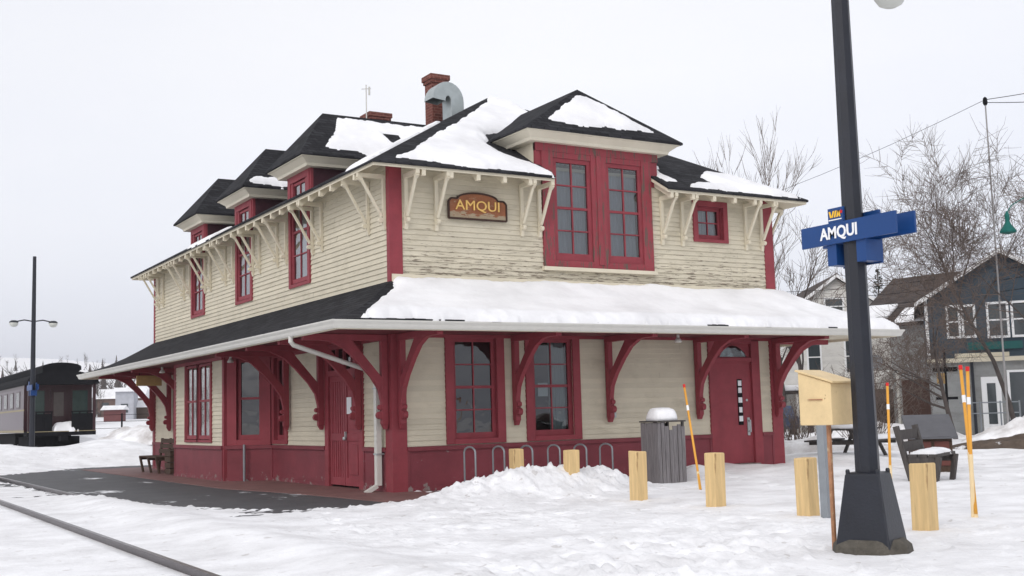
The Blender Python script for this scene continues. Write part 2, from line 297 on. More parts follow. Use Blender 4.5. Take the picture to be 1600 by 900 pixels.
# ------------------------------------------------------------------ ground
def axis(parts, far0, far1, g=1.22):
    a = []
    for s, e, d in parts: a += list(np.arange(s, e-1e-6, d))
    a.append(parts[-1][1]); d = parts[-1][2]; v = a[-1]
    while v < far1: d *= g; v += d; a.append(v)
    d = parts[0][2]; v = a[0]; pre = []
    while v > far0: d *= g; v -= d; pre.append(v)
    return np.array(pre[::-1]+a)
ASPH = [(-5.6, 17.2), (-3.3, 19.6), (-1.4, 21.6), (1.0, 21.6), (1.0, 17.9), (.3, 17.9), (.3, .2), (.55, -1.1), (-.2, -1.9), (-1.0, -2.25), (-2.0, -2.55), (-2.9, -2.35), (-3.6, -.9), (-4.3, .8), (-4.75, 3), (-4.85, 8), (-4.9, 12)]
STEPS = []
_r = random.Random(11)
for (x0_, y0_, x1_, y1_) in ((-2.6, -3.0, -4.6, -12.5), (-1.6, -2.9, 1.0, -9.5), (-3.8, -4.5, 2.6, -7.2), (-.6, -3.6, -2.2, -11.0), (2.9, -9.8, 6.9, -1.2), (-4.2, -9.0, 1.2, -10.4), (.4, -4.6, 5.4, -3.4)):
    ln_ = math.hypot(x1_-x0_, y1_-y0_); an_ = math.atan2(y1_-y0_, x1_-x0_); k_ = int(ln_/.62)
    for q_ in range(k_):
        t_ = q_/k_; w_ = (.11 if q_ % 2 else -.11)+.25*math.sin(q_*.4+x0_); STEPS.append((x0_+(x1_-x0_)*t_-math.sin(an_)*w_+_r.gauss(0, .04), y0_+(y1_-y0_)*t_+math.cos(an_)*w_+_r.gauss(0, .04), an_+_r.gauss(0, .2)))
def ground_h(X, Y):
    near = np.exp(-((X+2)**2+(Y+6)**2)/900)
    h = .0+.022*fbm(X*.35, Y*.35, 3)*near*2 + .010*fbm(X*2.1, Y*2.1, 4)*near*2+.006*fbm(X*7, Y*7, 3)*near*2
    cl = fbm(X*6.5+9, Y*6.5, 3); dens = fbm(X*.6+3, Y*.6+8, 2)+.10*smooth(-4, -8, Y)-.12*smooth(1.2, 3, X)        # trodden clods and footprints
    ft_ = smooth(-5.0, -3.5, X)*(1-smooth(1.5, 4, X))*(1-smooth(-2, 1, Y)); edge_ = smooth(-9.5, -12, Y)
    h += near*(np.clip(cl-.17+dens*.5, 0, 1)*.10*(ft_+1.5*edge_) - np.clip(-cl-.20+dens*.45, 0, 1)*.15*ft_)
    for fx, fy, fa in STEPS:                             # boot prints: a pressed sole with a slight rim
        m_ = (np.abs(X-fx) < .5) & (np.abs(Y-fy) < .5)
        if m_.any():
            dx_, dy_ = X[m_]-fx, Y[m_]-fy; a_ = (dx_*math.cos(fa)+dy_*math.sin(fa))/.15; b_ = (-dx_*math.sin(fa)+dy_*math.cos(fa))/.075
            r_ = a_**2+b_**2; h[m_] += -.05*np.exp(-r_**2)+.014*np.exp(-((np.sqrt(r_)-1.6)/.4)**2)
    ra = (X-1.30)/1.95; rb = (Y+2.85)/.95
    pile = np.exp(-(ra**2+rb**2)*1.5)*.47+np.exp(-(((X-3.0)/.95)**2+((Y+2.5)/.7)**2)*1.6)*.20
    lum = fbm(X*2.2, Y*2.2+5, 3)
    h += pile*(1+.5*lum)+np.clip(pile, 0, .25)*(np.clip(fbm(X*7, Y*7, 3)-.0, 0, 1)*1.3+.35*fbm(X*15, Y*15, 2))
    h += .22*np.exp(-(((X-6.0)/.45)**2+((Y+1.5)/.4)**2))
    # banks behind the platform and beyond
    bank = smooth(.5, 3.5, -poly_sd(X, Y, ASPH))*smooth(18.5, 23.5, Y+.35*X)*(1-smooth(27, 36, Y))*smooth(-14, -8, X)*(1-smooth(0, 3.5, X))
    h += bank*(.70+.30*fbm(X*.5, Y*.5, 4)+.3*fbm(X*.25+4, Y*.25, 2))
    b2 = smooth(24, 30, Y)*(1-smooth(60, 90, Y))*smooth(-1, 3, X)*(1-smooth(14, 22, X))
    h += b2*(.75+1.0*fbm(X*.35+7, Y*.35, 4))
    # snow heaps along the street in front of the houses on the right
    s = (X-25.5)*.86+(Y-5.5)*.5
    hp = np.exp(-(s/1.3)**2)*smooth(9, 14, X)*(1-smooth(60, 80, X))
    h += hp*np.clip(.38+1.2*fbm(X*.6+2, Y*.6, 4), 0, 2)
    fr = smooth(4, 8, X)*(1-smooth(22, 26, X))*(1-smooth(6, 12, Y))
    h += fr*(.10+.35*fbm(X*.5+11, Y*.5, 4))
    sd = poly_sd(X, Y, ASPH)+.5*fbm(X*1.1, Y*1.1, 4)+.14*fbm(X*5, Y*5, 3)
    h = np.where(sd > 0, np.minimum(h, -.06), h*smooth(0, .6, -sd)-.015*(1-smooth(0, .8, -sd)))
    ed = np.exp(-((sd+.12)/.11)**2)*np.clip(fbm(X*9+3, Y*9, 3)-.02, 0, 1)*.16; h += np.where(sd < 0, ed, 0)
    for rx in (-6.40, -4.96):                            # the running rails press a groove into the snow
        cov = np.where(rx > -5.5, .11, 0)*(1-smooth(2.5, 6.0, Y))
        d = np.abs(X-rx); h = h+cov*np.exp(-(d/.55)**2) if rx > -5.5 else h; h = np.where((d < .11) & (cov < .02), np.minimum(h, -.01), h)
    far = np.hypot(X, Y); hl = smooth(150, 620, Y-.1*X)*(1-smooth(420, 900, X+.0*Y))
    h += 2.6*smooth(70, 190, Y)*(1-smooth(80, 160, X))
    h += hl*(29+9*fbm(X*.004+1.7, Y*.004, 3)*2)*(1-.25*smooth(60, 220, X))
    inside = (X > .4) & (X < 9.5) & (Y > .4) & (Y < 17.7); h = np.where(inside, -.3, h)
    return h
gx = axis([(-8, 4, .05), (4, 10, .1), (10, 28, .3)], -1500, 2500); gy = axis([(-13.5, -.5, .055), (-.5, 8, .12), (8, 34, .16)], -120, 3000)
X, Y = np.meshgrid(gx, gy, indexing='ij'); Z = ground_h(X, Y); nx, ny = X.shape
I, J = np.meshgrid(np.arange(nx-1), np.arange(ny-1), indexing='ij'); q = np.stack([I*ny+J, (I+1)*ny+J, (I+1)*ny+J+1, I*ny+J+1], -1).reshape(-1, 4)
me = bpy.data.meshes.new('snowy_ground'); me.from_pydata(np.stack([X, Y, Z], -1).reshape(-1, 3).tolist(), [], q.tolist())
me.materials.append(M['gsnow']); me.polygons.foreach_set('use_smooth', [True]*len(me.polygons)); me.update()
o = bpy.data.objects.new('snowy_ground', me); COL.objects.link(o); tag(o, kind='structure')
def hgt(x, y): return float(ground_h(np.array([[float(x)]]), np.array([[float(y)]]))[0, 0])
tag(MB().box(-6, 1.4, -3.4, 23, -.2, -.012).build('asphalt_platform', M['asph']), kind='structure')
tag(MB().prism([(-1.15, -2.1, -.02), (-.2, -2.2, -.02), (.6, -1.0, -.02), (.6, 19.5, -.02), (-1.9, 19.8, -.02), (-1.9, 4.5, -.02), (-1.4, 1.5, -.02)], (0, 0, .022)).build('brick_paving', M['paver']), kind='structure')
# rails
RH = mat('polished_rail_head', (.22, .20, .20), .3, .3, 3, .05, 20, metal=.9)
def rail(x, label):
    b = MB(); pr = [(-.035, .0), (.035, .0), (.035, .065), (-.035, .065)]
    web = [(-.07, -.08), (.07, -.08), (.07, -.065), (.012, -.05), (.012, .028), (.036, .034), (.036, .062), (.028, .07), (-.028, .07), (-.036, .062), (-.036, .034), (-.012, .028), (-.012, -.05), (-.07, -.065)]
    b.prism([(x+a, -40, z) for a, z in web], (0, 160, 0)); r_ = b.build('rail', M['rail']); tag(r_, label, 'rail', 'rails of the railway track'); MB().box(x-.027, x+.027, -40, 120, .0705, .0725).build('rail_head', RH, r_)
rail(-6.40, 'dark steel rail running bare through the snow, the one nearer the camera'); rail(-4.96, 'steel rail beside the platform, mostly buried in snow')

def mound(name, x, y, rx, ry, h, rz, m, seed, label, cat, kind='stuff'):
    n = 46; u = np.linspace(-1, 1, n); U, V = np.meshgrid(u, u, indexing='ij'); r2 = U**2+V**2; k = np.clip(1-r2, 0, 1)**.8
    Zm = h*k*(1+1.3*fbm(U*3+seed, V*3, 4))+.16*h*k**.5*fbm(U*11+seed, V*11, 3)-.06
    c, s_ = math.cos(rz), math.sin(rz); PX = U*rx; PY = V*ry; idx = np.arange(n*n).reshape(n, n); q = np.stack([idx[:-1, :-1], idx[1:, :-1], idx[1:, 1:], idx[:-1, 1:]], -1).reshape(-1, 4)
    me = bpy.data.meshes.new(name); me.from_pydata(np.stack([PX*c-PY*s_, PX*s_+PY*c, Zm], -1).reshape(-1, 3).tolist(), [], q.tolist()); me.materials.append(m); me.polygons.foreach_set('use_smooth', [True]*len(me.polygons)); me.update()
    o = bpy.data.objects.new(name, me); COL.objects.link(o); o.location = (x, y, hgt(x, y)); return tag(o, label, cat, kind=kind)
DSN = snowmat('dirty_ploughed_snow', 1.1, 6, .6, .38)
SOIL = mat('bare_brown_soil', (.10, .075, .06), .95, .5, 3, .6, 20, wear=.60, wcol=(.7, .7, .72), wscale=(1.2, 1.2, 1.2))
mound('dirty_snow_bank', 3.6, 29.5, 3.6, 1.6, .85, -.5, DSN, 3, 'dirty brownish ploughed snow bank beyond the platform end', 'snow bank')
mound('dirty_snow_bank', 7.5, 34.0, 4.0, 1.6, .9, -.5, DSN, 8, 'farther dirty snow bank seen under the canopy braces', 'snow bank')
mound('soil_bank', 20.3, .6, 3.0, .8, .42, -.85, SOIL, 5, 'bare brown earth bank half covered with snow at the right edge', 'soil')
mound('dirty_snow_bank', 24.3, 2.4, 3.6, .9, .75, -.85, DSN, 12, 'grey lumpy snow heap below the shop window at the right', 'snow bank')
mound('dirty_snow_bank', 22.5, 8.6, 3.2, .9, .55, -.85, DSN, 15, 'low grey snow heap before the brown garage door', 'snow bank')
mound('dirty_snow_bank', 15.0, 3.6, 2.4, .8, .42, -.85, DSN, 19, 'low trampled snow heap behind the picnic table', 'snow bank')
# ------------------------------------------------------------------ the station
W, L, HC = 9.82, 18.09, 4.02
ST = empty('train_station', label='two storey cream clapboard railway station with dark red trim and snowy hipped roofs', cat='railway station')
E_, T_ = 0, -math.pi/2                                    # rotations of local (-Y facing) parts on end and track walls
class Fr:
    def __init__(s, o, a, n): s.o = Vector(o); s.a = Vector(a); s.n = Vector(n)
    def __call__(s, v): return s.o+s.a*v[0]+s.n*v[1]+Vector((0, 0, v[2]))
fe, ft = Fr((0, 0, 0), (1, 0, 0), (0, -1, 0)), Fr((0, 0, 0), (0, 1, 0), (-1, 0, 0))
fright, fback = Fr((W, 0, 0), (0, 1, 0), (1, 0, 0)), Fr((0, L, 0), (1, 0, 0), (0, 1, 0))
def clap(name, fr, a0, a1, z0, z1, ops, m, parent, pitch=.105, lip=.02, seed=1, z1f=None):
    rd = random.Random(seed); b = MB(); k = math.floor(z0/pitch)
    while k*pitch < z1:
        lo, hi = k*pitch, (k+1)*pitch; zs = {max(lo, z0), min(hi, z1)}
        for (p, q, r, s) in ops:
            for zz in (r, s):
                if max(lo, z0) < zz < min(hi, z1): zs.add(zz)
        zs = sorted(zs)
        for za, zb in zip(zs, zs[1:]):
            if zb-za < 1e-4: continue
            cur = [(a0, a1)]; zm = (za+zb)/2
            for (p, q, r, s) in ops:
                if r < zm < s:
                    nx = []
                    for (c, d) in cur:
                        if q <= c or p >= d: nx.append((c, d)); continue
                        if p > c: nx.append((c, p))
                        if q < d: nx.append((q, d))
                    cur = nx
            na = .004+lip*(1-(za-lo)/pitch); nb = .004+lip*(1-(zb-lo)/pitch)
            for (c, d) in cur:
                x = c
                while x < d-1e-6:
                    e = min(d, x+rd.uniform(2.2, 4.5)); e = d if d-e < .5 else e; j = rd.uniform(-.002, .0025); j2 = rd.uniform(-.003, .003)
                    b.add([fr((x, na+j, za)), fr((e, na+j2, za)), fr((e, nb+j2, zb)), fr((x, nb+j, zb))], [(0, 1, 2, 3)])
                    if abs(za-lo) < 1e-6 or za == z0: b.add([fr((x, .0, za)), fr((e, .0, za)), fr((e, na+j2, za)), fr((x, na+j, za))], [(0, 1, 2, 3)])
                    x = e
        k += 1
    return b.build(name, m, parent, recalc=False)
def fbox(b, fr, a0, a1, n0, n1, z0, z1): return b.box(a0, a1, n0, n1, z0, z1, T=fr)
# openings (a0,a1,z0,z1)
upE = [(3.6, 6.2, 4.5, 6.95), (7.6, 8.35, 5.22, 5.97)]
loE = [(1.29, 2.26, .93, 2.97), (3.12, 4.08, .93, 2.97), (7.88, 9.06, .0, 2.94)]
upT = [(4.25, 5.42, 4.5, 6.9), (8.27, 9.42, 4.5, 6.9), (12.5, 13.6, 4.5, 6.9)]
loT = [(1.5, 3.2, 0, 2.94), (5.86, 6.6, .93, 2.95), (6.76, 12.7, .0, 3.0), (14.35, 15.5, .95, 2.95)]
clap('upper_wall', fe, .24, W-.24, 3.7, 6.44, upE, M['worn'], ST, seed=2)
clap('upper_wall', ft, 0, L, 3.7, 6.44, upT, M['cream'], ST, seed=3)
clap('upper_wall', fright, 0, L, 3.7, 6.44, [], M['cream'], ST, seed=4)
clap('upper_wall', fback, 0, W, 3.7, 6.44, [], M['cream'], ST, seed=5)
clap('lower_wall', fe, .26, W-.26, .82, 3.75, loE, M['cream'], ST, seed=6)
clap('lower_wall', ft, .26, L, .82, 3.75, loT, M['cream'], ST, seed=7)
clap('lower_wall', fright, 0, L, .82, 3.75, [], M['cream'], ST, seed=8)
clap('lower_wall', fback, 0, W, .82, 3.75, [], M['cream'], ST, seed=9)
# skirting with cap rail and battens
def skirting(fr, segs):
    for a0, a1 in segs:
        b = MB(); fbox(b, fr, a0, a1, .0, .035, -.15, .80); fbox(b, fr, a0, a1, .035, .075, .755, .835); fbox(b, fr, a0, a1, .035, .055, -.15, .08)
        n = 1
        for i in range(n+1):
            c = a0+(a1-a0)*i/n; fbox(b, fr, max(a0, c-.05), min(a1, c+.05), .035, .05, .08, .755)
        b.build('skirting', M['skirt'], ST)
skirting(fe, [(.26, 7.72), (9.22, W-.26)]); skirting(ft, [(.26, 1.34), (3.36, 6.76), (12.8, L)]); skirting(fright, [(0, L)]); skirting(fback, [(0, W)])
# corner boards and posts
def cboard(x, y, z0, z1, sx, sy, wx, wy):
    b = MB(); b.box(min(x, x+sx*wx), max(x, x+sx*wx), y-sy*.035, y, z0, z1) if sy > 0 else b.box(min(x, x+sx*wx), max(x, x+sx*wx), y, y+.035, z0, z1)
    return b.build('corner_board', M['red'], ST)
MB().box(-.035, .24, -.035, .10, 3.75, 6.5).build('corner_board', M['red'], ST)
MB().box(W-.24, W+.035, -.035, .10, 3.75, 6.5).build('corner_board', M['red'], ST)
MB().box(-.035, .06, L-.1, L+.035, 3.75, 6.4).build('corner_board', M['red'], ST)
MB().box(-.05, .26, -.05, .26, -.15, 3.0).build('corner_post', M['red'], ST)
MB().box(W-.26, W+.05, -.05, .26, -.15, 3.0).build('corner_post', M['red'], ST)
MB().box(-.05, .2, L-.2, L+.05, -.15, 3.0).build('corner_post', M['red'], ST)
# frieze below soffit
b = MB(); fbox(b, fe, .26, W-.26, .025, .06, 2.92, 2.985); b.build('frieze', M['red'], ST)
for q in ((.26, 6.7), (12.8, L-.2)): b = MB(); fbox(b, ft, *q, .025, .06, 2.88, 2.985); b.build('frieze', M['red'], ST)
# water table where upper wall meets the lower roof
b = MB(); fbox(b, fe, .0, W, .03, .05, 3.98, 4.14); b.build('flashing', M['trimc'], ST)
# added dark core boxes, so no sky shows through windows; floor slab between
b = MB(); b.box(.75, W-.6, .75, L-.6, -.1, 3.3); b.build('inner_core_box', M['dark'], ST)
b = MB(); b.box(.6, W-.5, .6, L-.5, 3.6, 6.9); b.build('upper_core_box', M['dark'], ST)
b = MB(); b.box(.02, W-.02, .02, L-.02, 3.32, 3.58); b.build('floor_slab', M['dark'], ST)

BAYG = glassmat('bay_glass', (.6, .65, .7), .38, .06); glasst = glassmat('track_window_glass', (.55, .6, .63), .28)
glass = glassmat('window_glass', (.55, .60, .63), .10); glassd = glassmat('dark_window_glass', (.5, .56, .56), .07)
def window(parent, loc, rz, wd, z0, z1, cols, rows, cas=.16, m=None, curtain=True, recess=.07, rail=True, gm=None, sill=True, sillm=None, name='window', top=None, head=None):
    m = m or M['red']; b = MB(); h = wd/2; ct = cas if top is None else top
    b.box(-h-cas, -h, -.055, .03, z0-cas*.55, z1+ct); b.box(h, h+cas, -.055, .03, z0-cas*.55, z1+ct)
    b.box(-h, h, -.055, .03, z1, z1+ct); b.box(-h, h, -.055, .03, z0-cas*.55, z0)
    b.box(-h-.0, -h+.02, .03, .14, z0, z1); b.box(h-.02, h, .03, .14, z0, z1); b.box(-h+.02, h-.02, .03, .14, z1-.02, z1); b.box(-h+.02, h-.02, .03, .14, z0, z0+.02)
    o = b.build(name, m, parent, loc, rz, bevel=.004)
    h2 = h-.02; a, c = z0+.02, z1-.02; s = .06
    b = MB(); y0, y1 = recess-.03, recess+.012
    b.box(-h2, -h2+s, y0, y1, a, c); b.box(h2-s, h2, y0, y1, a, c); b.box(-h2+s, h2-s, y0, y1, c-s, c); b.box(-h2+s, h2-s, y0, y1, a, a+s*1.6)
    x0, x1, zz0, zz1 = -h2+s, h2-s, a+s*1.6, c-s
    for i in range(1, cols): x = x0+(x1-x0)*i/cols; b.box(x-.013, x+.013, y0+.008, y1-.008, zz0, zz1)
    for j in range(1, rows):
        z = zz0+(zz1-zz0)*j/rows; t = .028 if (rail and j*2 == rows) else .013
        b.box(x0, x1, y0+.004, y1-.004, z-t, z+t)
    b.build('sash', m, o)
    MB().add([(x0-.01, recess, zz0-.01), (x1+.01, recess, zz0-.01), (x1+.01, recess, zz1+.01), (x0-.01, recess, zz1+.01)], [(0, 1, 2, 3)]).build('pane', gm or glass, o, recalc=False)
    if curtain:
        n = 40; vs = []; 
        xa = x0+(x1-x0)*.52 if curtain == 'half' else x0
        for i in range(n+1):
            x = xa+(x1-xa)*i/n; y = recess+.10+.018*math.sin(i*1.9)+.01*math.sin(i*.7)
            vs += [(x, y, zz0-.1), (x, y, zz1+.1)]
        MB().add(vs, [(2*i, 2*i+2, 2*i+3, 2*i+1) for i in range(n)]).build('curtain', M['curt'], o, smooth=True, recalc=False)
    if sill: MB().box(-h-cas-.03, h+cas+.03, -.095, .02, z0-cas*.55-.055, z0-cas*.55-.001).build('sill', sillm or m, o, bevel=.004)
    return o
# double end window under its gable: one casing, two sashes
def panel_box(name, boxes, m, parent, loc=(0, 0, 0), rz=0, bev=.004):
    b = MB(); [b.box(*q) for q in boxes]; return b.build(name, m, parent, loc, rz, bevel=bev)
big = panel_box('double_window', [(3.46, 3.74, -.07, .04, 4.42, 6.86), (4.70, 5.09, -.07, .04, 4.42, 6.86), (6.04, 6.30, -.07, .04, 4.42, 6.86), (3.32, 6.50, -.07, .04, 6.86, 7.06),
    (3.74, 4.70, -.065, .04, 4.42, 4.56), (5.09, 6.04, -.065, .04, 4.42, 4.56), (3.74, 4.70, -.06, .04, 6.74, 6.86), (5.09, 6.04, -.06, .04, 6.74, 6.86), (4.83, 4.95, -.09, -.07, 4.5, 6.86)], M['redw'], ST)
for cx in (4.22, 5.565):
    hw = .475; b = MB(); y0, y1 = -.035, .035; b.box(cx-hw, cx-hw+.085, y0, y1, 4.56, 6.74); b.box(cx+hw-.085, cx+hw, y0, y1, 4.56, 6.74)
    b.box(cx-hw+.085, cx+hw-.085, y0, y1, 6.65, 6.74); b.box(cx-hw+.085, cx+hw-.085, y0, y1, 4.56, 4.72)
    x0, x1, z0, z1 = cx-hw+.085, cx+hw-.085, 4.72, 6.65; b.box(cx-.016, cx+.016, -.02, .02, z0, z1)
    for j in (1, 2, 3): z = z0+(z1-z0)*j/4; t = .026 if j == 2 else .014; b.box(x0, x1, -.024, .024, z-t, z+t)
    b.build('sash', M['red'], big)
    MB().add([(x0, .0, z0), (x1, .0, z0), (x1, .0, z1), (x0, .0, z1)], [(0, 1, 2, 3)]).build('pane', glass, big, recalc=False)
    vs = []
    for i in range(31): x = x0+(x1-x0)*i/30; vs += [(x, .10+.015*math.sin(i*1.3+cx), z0), (x, .10+.015*math.sin(i*1.3+cx), z1)]
    MB().add(vs, [(2*i, 2*i+2, 2*i+3, 2*i+1) for i in range(30)]).build('curtain', M['curt'], big, smooth=True, recalc=False)
panel_box('sill', [(3.42, 6.34, -.13, -.02, 4.34, 4.418)], M['trimc'], big)
window(ST, (7.975, 0, 0), E_, .75, 5.22, 5.97, 2, 2, .13, rail=False, recess=.10, sill=False)
for cx in (1.775, 3.60): window(ST, (cx, 0, 0), E_, .97, .95, 2.93, 2, 4, .18, curtain='half' if cx > 3 else False, gm=glassd, top=.04, sill=False)
for cy in (4.83, 8.85, 13.05): window(ST, (0, cy, 0), T_, 1.06, 4.50, 6.86, 2, 4, .14, sill=False, top=.12, gm=glasst, recess=.015)
window(ST, (0, 6.23, 0), T_, .7, .95, 2.9, 2, 2, .17, curtain=False, gm=glassd, top=.05, sill=False)
window(ST, (0, 14.92, 0), T_, 1.1, .97, 2.9, 2, 4, .15, curtain=False, gm=glassd, top=.05, sill=False)
panel_box('notice', [(3.30, 3.54, .09, .095, 1.75, 2.02)], M['paper'], ST, bev=0)
# doors
door = panel_box('door', [(7.95, 8.98, .0, .05, .16, 2.44)], M['red'], ST)
panel_box('door_frame', [(7.72, 7.95, -.06, .06, -.1, 2.95), (8.98, 9.22, -.06, .06, -.1, 2.95), (7.95, 8.98, -.05, .06, 2.44, 2.54), (7.95, 8.98, -.045, .06, 2.86, 2.97)], M['red'], ST)
b = MB(); pts = [(8.05+.84*i/16, .0, 2.56+.27*math.sin(math.pi*i/16)**.7) for i in range(17)]
tr = MB().prism([(7.95, .01, 2.54), (8.98, .01, 2.54), (8.98, .01, 2.86), (7.95, .01, 2.86)], (0, .03, 0)).build('transom', M['red'], ST)
MB().prism(pts, (0, -.012, 0)).build('pane', glassd, tr)
b = MB()
for i in range(16): p, q = Vector(pts[i]), Vector(pts[i+1]); b.bar(p+Vector((0, -.012, 0)), q+Vector((0, -.012, 0)), .03, .03, (0, 1, 0))
b.build('arch_moulding', M['red'], tr)
panel_box('threshold', [(7.8, 9.1, -.35, -.06, -.05, .10), (7.9, 9.05, -.14, .05, .10, .155)], M['conc'], ST)
b = MB(); b.box(8.56, 8.70, -.012, .0, 1.02, 2.05); b.build('glazed_slot', M['cdark'], door)
b = MB()
for k, (z, w2) in enumerate(((1.10, .11), (1.30, .09), (1.52, .11), (1.74, .10), (1.9, .1))): b.box(8.63-w2/2, 8.63+w2/2, -.018, -.013, z, z+.12)
b.build('notice', M['paper'], door)
panel_box('handle', [(8.81, 8.88, -.02, .0, .78, 1.18), (8.825, 8.865, -.07, -.02, .85, .89), (8.825, 8.865, -.07, -.02, 1.09, 1.13), (8.83, 8.86, -.085, -.06, .85, 1.13)], M['steel'], door)
panel_box('letter_plate', [(8.80, 8.86, -.01, .0, 1.55, 1.60)], M['steel'], door)
# track door: two leaves with vertical boarding, transom lights
for k, (a, c) in enumerate(((1.56, 2.34), (2.36, 3.14))):
    b = MB(); bx = lambda *q: b.box(*q, T=ft)
    bx(a, c, -.05, -.01, .04, 2.30)
    bx(a, a+.1, -.01, .012, .04, 2.30); bx(c-.1, c, -.01, .012, .04, 2.30)
    for z0, z1 in ((.04, .2), (.95, 1.1), (2.18, 2.30)): bx(a+.1, c-.1, -.01, .012, z0, z1)
    if k:
        for j in range(5): y = a+.14+j*.12; bx(y, y+.045, -.01, .004, 1.1, 2.18); bx(y, y+.045, -.01, .004, .2, .95)
    else: bx(a+.15, c-.15, -.01, .006, 1.18, 2.1); bx(a+.15, c-.15, -.01, .006, .27, .88)
    d2 = b.build('door', M['red'], ST, bevel=.004)
    if k == 0:
        b = MB(); b.box(1.98, 2.22, .013, .018, 1.50, 1.84, T=ft); b.build('notice', M['paper'], d2)
        b = MB(); b.box(2.24, 2.28, .012, .05, 1.02, 1.14, T=ft); b.lathe([(.0, -.04), (.035, -.03), (.04, 0), (.035, .03), (.0, .04)], 10, (-.06, 2.26, 1.0)); b.build('handle', M['steel'], d2)
b = MB(); bx = lambda *q: b.box(*q, T=ft)
bx(1.34, 1.55, -.04, .055, -.1, 2.95); bx(3.15, 3.36, -.04, .055, -.1, 2.95); bx(1.55, 3.15, -.04, .05, 2.30, 2.42); bx(1.55, 3.15, -.04, .05, 2.86, 2.97)
for j in (1, 2, 3): y = 1.55+1.6*j/4; bx(y-.02, y+.02, -.04, .03, 2.42, 2.86)
df = b.build('door_frame', M['red'], ST, bevel=.004)
MB().box(1.55, 3.15, -.03, -.025, 2.42, 2.86, T=ft).build('pane', glassd, df)
# bay
BX, B0, B1 = -.95, 7.57, 11.9
fbf = Fr((BX, B0, 0), (0, 1, 0), (-1, 0, 0)); LB = B1-B0
dv = Vector((BX, B0-6.76, 0)); LS = dv.length; dvn = dv.normalized(); fbs = Fr((0, 6.76, 0), dvn, Vector((-dvn.y, dvn.x, 0))*(1 if Vector((-dvn.y, dvn.x, 0)).y < 0 else -1))
dv2 = Vector((BX, -(12.7-B1), 0)); dn2 = dv2.normalized(); n2 = Vector((-dn2.y, dn2.x, 0)); n2 = n2 if n2.y > 0 else -n2; fbb = Fr((0, 12.7, 0), dn2, n2)
clap('bay_wall', fbf, .02, LB-.02, .82, 3.0, [(.97, 3.25, .93, 2.96)], M['cream'], ST, seed=11)
clap('bay_wall', fbs, .1, LS-.05, .82, 3.0, [(.22, .92, .93, 2.96)], M['cream'], ST, seed=12)
clap('bay_wall', fbb, .1, dv2.length-.05, .82, 3.0, [], M['cream'], ST, seed=13)
for fr, l in ((fbf, LB), (fbs, LS), (fbb, dv2.length)):
    b = MB(); fbox(b, fr, 0, l, -.03, .035, -.15, .80); fbox(b, fr, 0, l, .035, .075, .755, .835); fbox(b, fr, 0, l, .035, .055, -.1, .08)
    fbox(b, fr, 0, .06, .035, .05, .08, .755); fbox(b, fr, l-.06, l, .035, .05, .08, .755); b.build('bay_skirting', M['skirt'], ST)
MB().box(BX-.03, BX+.1, B0-.09, B0+.06, -.15, 3.0).build('bay_corner_post', M['red'], ST)
MB().box(BX-.03, BX+.1, B1-.06, B1+.06, -.15, 3.0).build('bay_corner_post', M['red'], ST)
for fr, l in ((fbf, LB), (fbs, LS)): b = MB(); fbox(b, fr, 0, l, .025, .06, 2.9, 2.985); b.build('frieze', M['red'], ST)
for a0, a1 in ((1.02, 2.05), (2.17, 3.2)):
    window(ST, fbf(((a0+a1)/2, 0, 0)), T_, a1-a0, .97, 2.9, 2, 2, .11, recess=.0, curtain=False, gm=BAYG, top=.06, sill=False)
window(ST, fbs((.60, 0, 0)), math.atan2(dvn.y, dvn.x)+math.pi, .62, .97, 2.9, 1, 2, .24, curtain=False, gm=glassd, top=.06, sill=False)
b = MB(); b.tube([(-.62, 7.05, 0), (-.62, 7.05, .86)], .03, 10); b.build('standpipe', M['galv'], ST)
# lower canopy roof: rings following the curved profile
PROF = [(0, 4.02), (.35, 3.80), (.75, 3.56), (1.2, 3.34), (1.6, 3.195), (1.95, 3.10)]
def prof(d): return np.interp(d, [p[0] for p in PROF], [p[1] for p in PROF])
def ring(d, z): return [(-d, -d, z), (W+d, -d, z), (W+d, L+d, z), (-d, L+d, z)]
def ringmesh(rs, name, m, parent=ST, **k):
    b = MB(); vs = []; fs = []
    for r in rs: vs += r
    for i in range(len(rs)-1): fs += [(i*4+j, i*4+(j+1) % 4, (i+1)*4+(j+1) % 4, (i+1)*4+j) for j in range(4)]
    return b.add(vs, fs).build(name, m, parent, **k)
lr = ringmesh([ring(d, z) for d, z in PROF]+[ring(1.96, 3.05), ring(0, 3.06)], 'lower_roof', M['shing'], recalc=True)
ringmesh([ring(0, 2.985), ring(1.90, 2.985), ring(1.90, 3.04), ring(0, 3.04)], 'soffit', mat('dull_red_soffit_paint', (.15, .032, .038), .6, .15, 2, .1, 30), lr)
b = MB(); b.box(W+.1, W+1.88, -1.88, L, 2.972, 2.983); b.build('soffit_board', M['trimc'], lr)
ringmesh([ring(1.90, 2.935), ring(1.965, 2.925), ring(1.985, 2.96), ring(2.0, 3.0), ring(2.03, 3.045), ring(2.035, 3.07), ring(2.012, 3.07), ring(1.97, 3.02), ring(1.9, 3.02)], 'gutter', M['white'], lr)
b = MB()                                                  # fascia below the gutter, scalloped drip
b = ringmesh([ring(1.85, 2.915), ring(1.895, 2.915), ring(1.895, 3.03), ring(1.85, 3.03), ring(1.85, 2.915)], 'fascia', M['corn'], lr)
